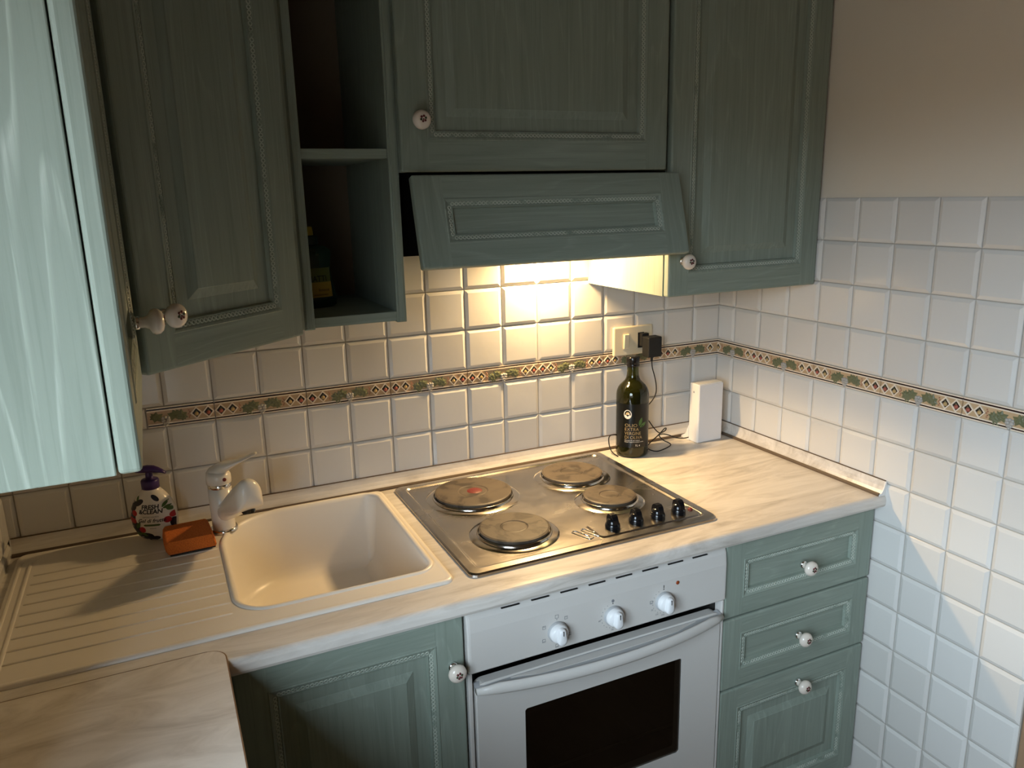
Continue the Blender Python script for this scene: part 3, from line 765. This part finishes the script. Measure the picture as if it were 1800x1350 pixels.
# hood cabinet
hc = thing('wall_cabinet', 'wide green wall cabinet directly above the cooker hood', 'cabinet', (-.746, -.17, .515))
b_ = MB(); b_.box(-1.0455, -1.0275, YB, -.006, .514, DT, 'green_v', .001); b_.box(-.4648, -.4468, YB, -.006, .514, DT, 'green_v', .001)
b_.box(-1.028, -.464, YB, -.006, .514, .532, 'green_h'); b_.box(-1.028, -.464, YB, -.006, DT - .018, DT, 'green_h'); b_.box(-1.028, -.464, -.012, -.006, .514, DT, 'green_v')
obj('body', b_, hc)
door(hc, 'door', .588, DT - .514, (-1.0468, -.3600, .514), fr=(.054, .054, .058, .052), knob=(.034, .090))
# open shelf unit
su = thing('shelf_unit', 'narrow open green shelf unit between corner cabinet and hood', 'shelf', (-1.143, -.17, ZD))
for x0, x1 in ((-1.2420, -1.2225), (-1.0660, -1.0465)):
    p_ = MB(); p_.box(x0, x1, -.340, -.006, ZD - .003, DT, 'green_v', .0015)
    p_.box(x0 + .004, x1 - .004, -.3425, -.3395, ZD - .001, DT, 'green_v', .001); obj('side_panel', p_, su)
obj('back_panel', MB().box(-1.2226, -1.0659, -.012, -.006, ZD, DT, 'shelf_back'), su)
obj('shelf', MB().box(-1.2226, -1.0659, -.3385, -.012, ZD, ZD + .0185, 'green_h', .0012), su)
obj('shelf', MB().box(-1.2226, -1.0659, -.336, -.012, .5395, .5570, 'green_h', .0012), su)
obj('shelf', MB().box(-1.2226, -1.0659, -.336, -.012, DT - .018, DT, 'green_h', .0012), su)
# corner cabinet with diagonal door
cc = thing('wall_cabinet', 'green corner wall cabinet with a diagonal door left of the open shelves', 'cabinet', (-1.5, -.25, ZD))
b_ = MB(); q = [(-1.2435, -.006), (-1.2435, -.352), (-1.2600, -.374), (-1.4950, -.586), (-1.5200, -.600), (-1.812, -.600), (-1.812, -.006)]
b_.prism(q, ZD + .002, DT, 'z', 'green_v'); obj('body', b_, cc)
PL, PR = Vector((-1.5060, -.6200, 0)), Vector((-1.2540, -.4020, 0)); th = math.atan2(PR.y - PL.y, PR.x - PL.x)
wd = (PR - PL).length
door(cc, 'door', wd, DT - ZD, (PL.x, PL.y, ZD), rot=(0, 0, th), fr=(.052, .052, .052, .052), knob=(.036, .080))
# left wall cabinet, end panel towards the camera
lc = thing('wall_cabinet', 'green wall cabinet on the left wall, its pale end panel closest to the camera', 'cabinet', (-1.67, -.85, ZD))
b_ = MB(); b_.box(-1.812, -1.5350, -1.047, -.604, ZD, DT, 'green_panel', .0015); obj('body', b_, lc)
door(lc, 'door', .420, DT - ZD, (-1.5140, -1.0470, ZD), rot=(0, 0, PI / 2), knob=(.374, .082))

# ------------------------------------------------------------------ cooker hood with tilted green visor
hood = thing('cooker_hood', 'built-in cooker hood with tilted green framed visor above the hob', 'cooker hood', (-.746, -.17, .36))
b_ = MB(); b_.box(-1.040, -.452, -.300, -.200, .3565, .511, 'hood_black', .002); b_.box(-1.040, -.452, -.2005, -.008, .366, .511, 'hood_black', .002); b_.box(-1.036, -.456, -.352, -.29, .44, .511, 'hood_black')
obj('body', b_, hood)
obj('filter_grille', MB().box(-1.02, -.47, -.195, -.085, .3625, .3662, 'hood_black'), hood)
obj('lamp_cover', MB().box(-.625, -.545, -.072, -.018, .3605, .3665, 'lamp_lens', .001), hood)
va = math.atan2(.045, .167)
door(hood, 'visor', .595, .173, (-1.038, -.430, .342), rot=(-va, 0, 0), fr=(.057, .057, .046, .046), raised=False, grain='green_h')
ld = bpy.data.lights.new('hood_lamp', 'AREA'); ld.shape = 'RECTANGLE'; ld.size = 0.09; ld.size_y = 0.030
ld.energy = HOOD_LAMP_POWER; ld.color = (1.0, 0.67, 0.31)
lo = bpy.data.objects.new('hood_lamp', ld); col.objects.link(lo); lo.parent = hood
lo.location = Vector((-.585, -.045, .3500)) - BASE[hood.name]; lo.rotation_euler = (math.radians(-28), 0, 0)

# ------------------------------------------------------------------ base units
YF = -0.595
dc = thing('drawer_unit', 'green drawer unit with three framed fronts at the right end under the worktop', 'drawers', (-.23, -.3, ZF))
b_ = MB(); b_.box(-.4525, -.0115, -.574, -.02, -.985, ZB - .004, 'green_v'); obj('body', b_, dc)
obj('kickboard', MB().box(-.4525, -.0115, -.53, -.51, ZF, -.986, 'green_h'), dc)
door(dc, 'drawer', .439, .174, (-.4515, YF, -.4385), fr=(.051, .050, .043, .041), raised=False, grain='green_h', knob=(.2195, .083))
door(dc, 'drawer', .439, .174, (-.4515, YF, -.6165), fr=(.051, .050, .043, .041), raised=False, grain='green_h', knob=(.2195, .083))
door(dc, 'drawer', .439, .352, (-.4515, YF, -.9725), fr=(.051, .050, .052, .052), raised=True, knob=(.2280, .313))
sc_ = thing('sink_cabinet', 'green base cabinet with one framed door below the sink', 'cabinet', (-1.25, -.3, ZF))
b_ = MB(); b_.box(-1.446, -1.428, -.574, -.02, -.985, ZB - .004, 'green_v'); b_.box(-1.0585, -1.0495, -.574, -.02, -.985, ZB - .004, 'green_v'); b_.box(-1.43, -1.0585, -.574, -.02, -.985, -.967, 'green_h'); b_.box(-1.43, -1.0585, -.03, -.02, -.967, ZB - .004, 'green_v')
obj('body', b_, sc_); obj('kickboard', MB().box(-1.446, -1.052, -.53, -.51, ZF, -.986, 'green_h'), sc_)
door(sc_, 'door', .395, .710, (-1.4470, YF, -.9725), fr=(.052, .054, .052, .050), knob=(.371, .613))
lb = thing('side_cabinet', 'green base cabinet under the side worktop at the left', 'cabinet', (-1.64, -1.5, ZF))
obj('body', MB().box(-1.812, -1.476, -2.45, -.600, -.985, ZB - .002, 'green_v'), lb)
obj('kickboard', MB().box(-1.54, -1.52, -2.45, -.600, ZF, -.986, 'green_h'), lb)

# ------------------------------------------------------------------ oven
ov = thing('oven', 'white built-in oven with three knobs and dark glass door under the hob', 'oven', (-.75, -.3, ZF))
ox0, ox1 = -1.0475, -.4545
b_ = MB(); b_.box(ox0, ox0 + .02, -.575, -.03, -.87, ZB - .004, 'oven_inside'); b_.box(ox1 - .02, ox1, -.575, -.03, -.87, ZB - .004, 'oven_inside')
b_.box(ox0 + .02, ox1 - .02, -.575, -.03, -.87, -.84, 'oven_inside'); b_.box(ox0 + .02, ox1 - .02, -.575, -.03, -.40, ZB - .004, 'oven_inside'); b_.box(ox0 + .02, ox1 - .02, -.05, -.03, -.84, -.40, 'oven_inside')
obj('body', b_, ov)
obj('plinth', MB().box(ox0, ox1, -.575, -.05, -.985, -.872, 'green_h'), ov)
obj('kickboard', MB().box(ox0, ox1, -.53, -.51, ZF, -.986, 'green_h'), ov)
cpn = MB(); pf = [(-.576, -.3845), (-.6005, -.3840), (-.6030, -.381), (-.6032, -.300), (-.6005, -.276), (-.5955, -.2615), (-.576, -.2602)]
cpn.loops([[(ox0 + dx, y_ + (dy if y_ < -.58 else 0), z_) for y_, z_ in pf] for dx, dy in ((.0, .004), (.0025, .0008), (.006, 0))] + [[(ox1 - dx, y_ + (dy if y_ < -.58 else 0), z_) for y_, z_ in pf] for dx, dy in ((.006, 0), (.0025, .0008), (.0, .004))], 'enamel', True, True)
pnl = obj('control_panel', cpn, ov)
sl = [(-.6004, -.2765), (-.6012, -.2768), (-.5995, -.2735), (-.5985, -.2732)]
for i in range(8):
    x0 = -.978 + i * .0620
    obj('vent_slot', MB().box(x0, x0 + .037, -.6000, -.5945, -.2683, -.2662, 'black_matt'), pnl)
obj('indicator_lamp', MB().lathe([(.0042, 0), (.0042, .0012), (.003, .0022), (0, .0026)], 'amber', 14, 'y', (-.5838, -.6028, -.311)), pnl)
def icon_box(cx, cz, s_, m_, inner):
    t_ = .0005; y0, y1 = -.6036, -.6031
    for a in ((cx - s_, cx + s_, cz + s_ - t_, cz + s_), (cx - s_, cx + s_, cz - s_, cz - s_ + t_), (cx - s_, cx - s_ + t_, cz - s_, cz + s_), (cx + s_ - t_, cx + s_, cz - s_, cz + s_)): m_.box(a[0], a[1], y0, y1, a[2], a[3], 'print_grey')
    if inner: m_.box(cx - s_ * .5, cx + s_ * .5, y0, y1, cz + inner * s_ * .4 - .0003, cz + inner * s_ * .4 + .0003, 'print_grey')
for i, kx in enumerate((-.8650, -.7395, -.6180)):
    kz = -.3435; k_ = MB()
    k_.lathe([(.0205, 0), (.0208, .004), (.0190, .006)], 'enamel_grey', 32, 'y', (kx, -.6030, kz))
    k_.lathe([(.0186, .005), (.0190, .008), (.0182, .014), (.0160, .017), (.0, .0178)], 'knob_white', 32, 'y', (kx, -.6030, kz))
    q = rounded_poly([(-.0060, .0165), (.0060, .0165), (.0105, -.0185), (-.0105, -.0185)], [.0058, .0058, .009, .009], 6)
    k_.loops([[(kx + x_, -.6030 - .010, kz + z_) for x_, z_ in q], [(kx + x_, -.6030 - .024, kz + z_ * .98) for x_, z_ in q], [(kx + x_ * .9, -.6030 - .0265, kz + z_ * .92) for x_, z_ in q], [(kx + x_ * .6, -.6030 - .0280, kz + z_ * .6) for x_, z_ in q]], 'knob_white', False, True, True)
    k_.box(kx - .0008, kx + .0008, -.6315, -.6290, kz + .004, kz + .0135, 'print_black')
    obj('knob', k_, pnl)
    m_ = MB()
    if i == 0:
        for a, s_, inn in ((90, .0036, 0), (50, .0032, .9), (152, .0034, 1), (205, .0034, -1), (270, .0034, -1), (335, .0030, -1)):
            icon_box(kx + .031 * math.cos(math.radians(a)), kz + .031 * math.sin(math.radians(a)), s_, m_, inn)
        m_.box(kx - .0005, kx + .0005, -.6036, -.6031, kz + .0235, kz + .0262, 'print_grey')
    else:
        for j in range(10):
            a = math.radians(118 + j * 17); r_ = .0265
            m_.box(kx + r_ * math.cos(a) - .0006, kx + r_ * math.cos(a) + .0006, -.6036, -.6031, kz + r_ * math.sin(a) - .0006, kz + r_ * math.sin(a) + .0006, 'print_grey')
        m_.box(kx - .0010, kx + .0010, -.6036, -.6031, kz + .0250, kz + .0270, 'print_black')
        if i == 1: m_.lathe([(.0032, 0), (.0032, .0005), (.0026, .0005)], 'print_grey', 14, 'y', (kx, -.6031, kz + .0315))
        else: m_.box(kx - .0007, kx + .0007, -.6036, -.6031, kz + .0290, kz + .0350, 'print_black'); icon_box(kx - .0300, kz + .004, .0032, m_, -1)
        for bd, a in ((('60', 188), ('30', 268)) if i == 1 else (('50', 206), ('150', 238), ('250', 268))):
            vs_, fs = text_geo(bd, .0055)
            m_.add([(kx + .031 * math.cos(math.radians(a)) + v.x, -.6035, kz + .031 * math.sin(math.radians(a)) + v.y - .002) for v in vs_], fs, 'print_grey')
    obj('dial_marks', m_, pnl, kind='stuff')
for x0, x1 in ((ox0, ox0 + .0085), (ox1 - .0065, ox1)): obj('side_trim', MB().box(x0, x1, -.5975, -.575, -.87, -.387, 'enamel', .002), ov)
dx0, dx1, dz0, dz1 = ox0 + .0125, ox1 - .010, -.865, -.4100
wx0, wx1, wz0, wz1 = -.9345, -.5655, -.7240, -.4925
d_ = MB()
outr = rounded_poly([(dx0, dz0), (dx1, dz0), (dx1, dz1), (dx0, dz1)], [.006, .006, .02, .02], 6); innr = rounded_poly([(wx0, wz0), (wx1, wz0), (wx1, wz1), (wx0, wz1)], .006, 6)
Yp = lambda ps, y: [(p[0], y, p[1]) for p in ps]
sh = lambda ps, d: [(p[0] + (d if p[0] < -.75 else -d), p[1] + (d if p[1] < -.63 else -d)) for p in ps]
d_.loops([Yp(outr, -.578), Yp(outr, -.5985), Yp(sh(outr, .0025), -.6010), Yp(innr, -.6010), Yp(innr, -.5990), Yp(innr, -.578), Yp(outr, -.578)], 'enamel')
dr = obj('door', d_, ov)
obj('glass', MB().box(wx0 - .0004, wx1 + .0004, -.5995, -.5955, wz0 - .0004, wz1 + .0004, 'oven_glass'), dr)
# bowed handle along the door's top edge
hm = MB(); hn = 28; rings = []; ring2 = []
for i in range(hn + 1):
    t = i / hn; x_ = dx0 + (dx1 - dx0) * t; bow = .040 * (1 - (2 * t - 1) ** 2) ** .85; endf = min(1, min(t, 1 - t) * 14)
    yc = -.6005 - bow; zc_ = -.4170 - .004 * (1 - endf)
    a, c = .0065, .0120 * (.55 + .45 * endf)
    rings.append([(x_, yc - .004 + a * math.cos(2 * PI * k / 12), zc_ + c * math.sin(2 * PI * k / 12)) for k in range(12)])
    ring2.append([(x_, -.588, -.4115), (x_, yc - .002, -.4150), (x_, yc - .002, -.4220), (x_, -.600, -.4230)])
hm.loops(rings, 'enamel', True, True, True)
hm.loops(ring2, 'enamel_grey', True, True)
hn_ = obj('handle', hm, dr)
gr = MB(); rings = []
for i in range(25):
    t = i / 24; x_ = -.965 + (.965 - .535) * t; bow = .040 * (1 - (2 * ((x_ - dx0) / (dx1 - dx0)) - 1) ** 2) ** .85; e = min(1, min(t, 1 - t) * 8)
    rings.append([(x_, -.603 - .0015, -.4112), (x_, -.6045 - bow * .42 * e, -.4122), (x_, -.6045 - bow * .42 * e, -.4140), (x_, -.603, -.4140)])
gr.loops(rings, 'enamel', True, True); obj('grip_recess', gr, hn_)
rk = MB()
for i in range(12): rk.tube([(-1.02 + i * .049, -.54, -.705), (-1.02 + i * .049, -.08, -.705)], .0009, 'oven_inside', 6)
rk.tube([(-1.025, -.54, -.705), (-.475, -.54, -.705)], .003, 'wire', 6); rk.tube([(-1.025, -.08, -.705), (-.475, -.08, -.705)], .003, 'wire', 6)
obj('oven_rack', rk, ov)
# ------------------------------------------------------------------ olive-oil bottle
bx, by = -.352, -.084
ob = thing('oil_bottle', 'dark green glass olive oil bottle standing on the worktop behind the hob', 'bottle', (bx, by, ZT))
prof = [(.0, .004), (.030, .003), (.0405, .001), (.0432, .006), (.0438, .014), (.0438, .164), (.0434, .172), (.0418, .180), (.0385, .188), (.0330, .1955), (.0265, .2015), (.0212, .207), (.0178, .214), (.0160, .224), (.0152, .243), (.0152, .249), (0, .249)]
obj('glass_body', MB().lathe(prof, 'bottle_glass', 48, 'z', (bx, by, ZT)), ob)
pi = [(max(0, r_ - .003), h) for r_, h in prof[2:12]]; pi = [(0, .006)] + [(r_, max(.006, h)) for r_, h in pi if h < .20] + [(0, .196)]
obj('oil', MB().lathe(pi, 'oil', 40, 'z', (bx, by, ZT)), ob)
obj('cap', MB().lathe([(.0152, .2445), (.0172, .2450), (.0174, .2500), (.0166, .2510), (.0172, .2520), (.0174, .2690), (.0160, .2712), (.0, .2715)], 'black_plastic', 32, 'z', (bx, by, ZT)), ob)
vd = math.atan2(-1.7754 - by, -1.4874 - bx)                   # label looks towards the room
va0 = vd + 0.10
def bot_map(R_):
    return lambda p: Vector((bx + R_ * math.cos(va0 + p.x / .0438), by + R_ * math.sin(va0 + p.x / .0438), ZT + p.y))
lab = MB(); n_ = 24
lab.loops([[bot_map(.0441)(Vector((-.055 + .110 * k / n_, z_, 0))) for k in range(n_ + 1)] for z_ in (.030, .150)], 'label_dark', closed=False, smooth=True)
lab.loops([[bot_map(.0439)(Vector((-.055 + .110 * k / n_, z_, 0))) for k in range(n_ + 1)] for z_ in (.150, .030)], 'label_dark', closed=False, smooth=True)
def btext(body, size, cx, cz, mt, align='LEFT', stretch=1.0, tall=1.0, thin=0.0):
    vs_, fs = text_geo(body, size, 0, align, thin)
    lab.add([(cx + v.x * stretch, cz + v.y * tall, 0) for v in vs_], fs, mt, False, bot_map(.0444))
for i_, (w_, st) in enumerate((('OLIO', 1.25), ('EXTRA', 1.08), ('VERGINE', .98), ('DI OLIVA', 1.02))):
    btext(w_, .0122, -.0245, .0885 - i_ * .0112, 'gold_print', stretch=st * .94, thin=-.00025)
btext('Ottenuto da olive italiane', .0040, -.0245, .0495, 'white_print'); btext('Categoria superiore estratto a freddo', .0040, -.0245, .0452, 'white_print', stretch=.86)
btext('1L e', .0080, .0040, .0345, 'white_print')
def bpoly(pts, mt, R_=.0445): lab.add([(p[0], p[1], 0) for p in pts], [tuple(range(len(pts)))], mt, False, bot_map(R_))
em = [(-.0165 + .0105 * math.cos(2 * PI * k / 20), .1225 + .0125 * math.sin(2 * PI * k / 20)) for k in range(20)]
ei = [(-.0165 + .0086 * math.cos(2 * PI * k / 20), .1225 + .0104 * math.sin(2 * PI * k / 20)) for k in range(20)]
lab.loops([[(p[0], p[1], 0) for p in em], [(p[0], p[1], 0) for p in ei]], 'white_print', fn=bot_map(.0445))
bpoly([(-.0245, .1205), (-.0085, .1205), (-.0100, .1140), (-.0165, .1125), (-.0225, .1145)], 'white_print', .0446)
bpoly([(-.0225, .1215), (-.0105, .1215), (-.0120, .1270), (-.0165, .1290), (-.0205, .1270)], 'gold_print', .0446)
bpoly([(-.0168, .1215), (-.0120, .1215), (-.0120, .1245), (-.0150, .1245)], 'white_print', .0447)
for cx, cz, ln, wd_, ro in ((.0185, .1020, .0115, .0048, 1.25), (.0265, .0930, .0115, .0050, .55)):
    bpoly([(cx + ln * math.cos(a) * math.cos(ro) - wd_ * math.sin(a) * (1 - abs(math.cos(a)) * .4) * math.sin(ro), cz + ln * math.cos(a) * math.sin(ro) + wd_ * math.sin(a) * (1 - abs(math.cos(a)) * .4) * math.cos(ro)) for a in [2 * PI * k / 14 for k in range(14)]], 'leaf_olive')
obj('label', lab, ob)

# ------------------------------------------------------------------ switch plate, power adapter, router and cables
sp_ = thing('socket_plate', 'cream switch and socket plate on the back wall above the oil bottle', 'socket', (-.306, 0, .03))
obj('plate', MB().box(-.3690, -.2435, -.0165, -.0062, .0330, .1125, 'cream_plastic', .003), sp_)
b_ = MB(); b_.box(-.3405, -.3205, -.0172, -.0160, .0505, .0935, 'cream_plastic'); obj('switch_frame', b_, sp_)
rk = MB(); rk.loops([[(-.3385, -.0170, .0520), (-.3225, -.0170, .0520), (-.3225, -.0170, .0920), (-.3385, -.0170, .0920)], [(-.3375, -.0188, .0530), (-.3235, -.0188, .0530), (-.3235, -.0222, .0912), (-.3375, -.0222, .0912)]], 'cream_plastic', False, True); obj('rocker_switch', rk, sp_)
b_ = MB(); b_.box(-.2920, -.2720, -.0172, -.0160, .0505, .0935, 'black_matt'); obj('socket_insert', b_, sp_)
ad = thing('power_adapter', 'black plug-in power adapter in the wall socket', 'adapter', (-.262, -.03, .03))
obj('case', MB().box(-.2875, -.2435, -.0620, -.0300, .0290, .0850, 'black_matt', .003), ad)
obj('plug', MB().box(-.2880, -.2640, -.0300, -.0172, .0560, .0920, 'black_matt', .002), ad)
cb = MB(); yb = -.040
cb.tube([(-.2655, -.046, .0295), (-.2655, -.046, .015)], .0034, 'black_matt', 8)
cb.tube([(-.2655, -.046, .018), (-.2600, -.042, -.005), (-.2480, -.036, -.030), (-.2400, -.034, -.060), (-.2420, -.034, -.085), (-.2620, -.036, -.108), (-.2920, -.034, -.125), (-.300, -.034, -.135), (-.2850, -.034, -.140), (-.2640, -.034, -.158), (-.2480, -.036, -.180), (-.2300, -.038, -.1980),
        (-.2130, -.040, -.1960), (-.2080, -.042, -.1880), (-.2150, -.044, -.1860), (-.2240, -.044, -.1930), (-.2420, -.046, -.2050), (-.2700, -.052, -.2180), (-.2950, -.075, -.2225), (-.2920, -.110, -.2225), (-.2600, -.105, -.2225),
        (-.2250, -.088, -.2200), (-.2380, -.070, -.2100), (-.2420, -.056, -.2000), (-.2290, -.050, -.1990), (-.2090, -.052, -.2040), (-.1850, -.060, -.2140), (-.1650, -.066, -.2170), (-.1490, -.068, -.2160)], .0016, 'black_matt', 8)
cb.tube([(-.300, -.034, -.150), (-.330, -.034, -.190), (-.3780, -.036, -.1820), (-.3980, -.046, -.1790), (-.4060, -.052, -.1880), (-.4060, -.058, -.2080), (-.4040, -.070, -.2200), (-.4010, -.092, -.2240)], .0016, 'black_matt', 8)
obj('cable', cb, ad)
rt = thing('router', 'small white upright router box in the worktop corner', 'router', (-.098, -.085, ZT))
cs = MB(); q = rounded_poly([(-.1440, -.1000), (-.0590, -.1000), (-.0590, -.0600), (-.1440, -.0600)], .004, 4)
cs.loops([Z(q, ZT + .001), Z(q, ZT + .166), Z([((x_ + .1015) * .97 - .1015, (y_ + .08) * .93 - .08) for x_, y_ in q], ZT + .170)], 'white_plastic', True, True); obj('case', cs, rt)
obj('front_panel', MB().box(-.1425, -.0605, -.1030, -.0995, ZT + .0025, ZT + .1685, 'white_front', .0015), rt)
ft = MB(); ft.prism([(-.0620, ZT + .0005), (-.0290, ZT + .0005), (-.0300, ZT + .006), (-.0480, ZT + .016), (-.0620, ZT + .045)], -.1450, -.0580, 'x', 'white_plastic'); obj('foot', ft, rt)
obj('button', MB().lathe([(.0032, 0), (.0032, .001), (.002, .0014)], 'enamel_grey', 12, 'x', (-.1440, -.080, ZT + .146), fn=lambda p: Vector((-.288 - p.x, p.y, p.z))), rt)
wc = MB(); wc.tube([(-.075, -.045, -.175), (-.058, -.036, -.178), (-.040, -.032, -.182), (-.029, -.036, -.194), (-.031, -.046, -.206), (-.044, -.056, -.214), (-.062, -.058, -.216)], .0042, 'white_plastic', 10)
obj('white_lead', wc, rt)

# ------------------------------------------------------------------ dish-soap bottle on the shelf
ds = thing('dish_soap', 'dark green dish soap bottle with yellow label on the lower open shelf', 'bottle', (-1.192, -.185, ZD + .0186), rotz=math.radians(12))
KD = [(0, .040, .022), (.005, .045, .026), (.016, .0465, .027), (.032, .044, .026), (.055, .0385, .024), (.078, .0365, .023), (.098, .0395, .024), (.108, .0410, .0245), (.115, .0385, .0235), (.122, .028, .020), (.126, .016, .0145)]
def dsec(h):
    for a, b_ in zip(KD[:-1], KD[1:]):
        if h <= b_[0]:
            t = (h - a[0]) / (b_[0] - a[0]); return a[1] + (b_[1] - a[1]) * t, a[2] + (b_[2] - a[2]) * t
    return KD[-1][1:]
m_ = MB(); rings = []
for i in range(28):
    h = .126 * i / 27; ww, dd = dsec(h)
    rings.append([(ww * math.copysign(abs(math.cos(2 * PI * k / 36)) ** .7, math.cos(2 * PI * k / 36)), dd * math.copysign(abs(math.sin(2 * PI * k / 36)) ** .7, math.sin(2 * PI * k / 36)), h) for k in range(36)])
m_.loops(rings, 'dish_green', True, True, True); obj('body', m_, ds, local=True)
m_ = MB(); m_.lathe([(.0150, .125), (.0165, .126), (.0168, .140), (.0150, .1435), (.0, .144)], 'dish_cap', 24); obj('cap', m_, ds, local=True)
m_ = MB(); m_.lathe([(.0085, .143), (.0080, .152), (.0068, .160), (.0, .161)], 'dish_yellow', 18); obj('nozzle', m_, ds, local=True)
def dmap(off):
    def f(p):
        ww, dd = dsec(p.y); c = max(-.96, min(.96, p.x / ww)); ca = abs(c) ** (1 / .7); s_ = math.sqrt(max(0, 1 - ca * ca)) ** .7
        return Vector((p.x, -dd * s_ - off, p.y))
    return f
m_ = MB()
for z0, z1, mt in ((.022, .052, 'dish_label'), (.052, .080, 'dish_label_green')):
    for j in range(4):
        a, b_ = z0 + (z1 - z0) * j / 4, z0 + (z1 - z0) * (j + 1) / 4
        m_.loops([[(-.030 + .060 * k / 12, a, 0) for k in range(13)], [(-.030 + .060 * k / 12, b_, 0) for k in range(13)]], mt, closed=False, fn=dmap(.0006))
vs_, fs = text_geo('PIATTI', .0165); m_.add([(v.x * .86, v.y + .0535, 0) for v in vs_], fs, 'print_black', False, dmap(.0010))
vs_, fs = text_geo('limone', .0085); m_.add([(v.x + .012, v.y + .034, 0) for v in vs_], fs, 'print_black', False, dmap(.0010))
vs_, fs = text_geo('concentrato', .0060); m_.add([(v.x + .005, v.y + .0255, 0) for v in vs_], fs, 'print_black', False, dmap(.0010))
obj('label', m_, ds, local=True)
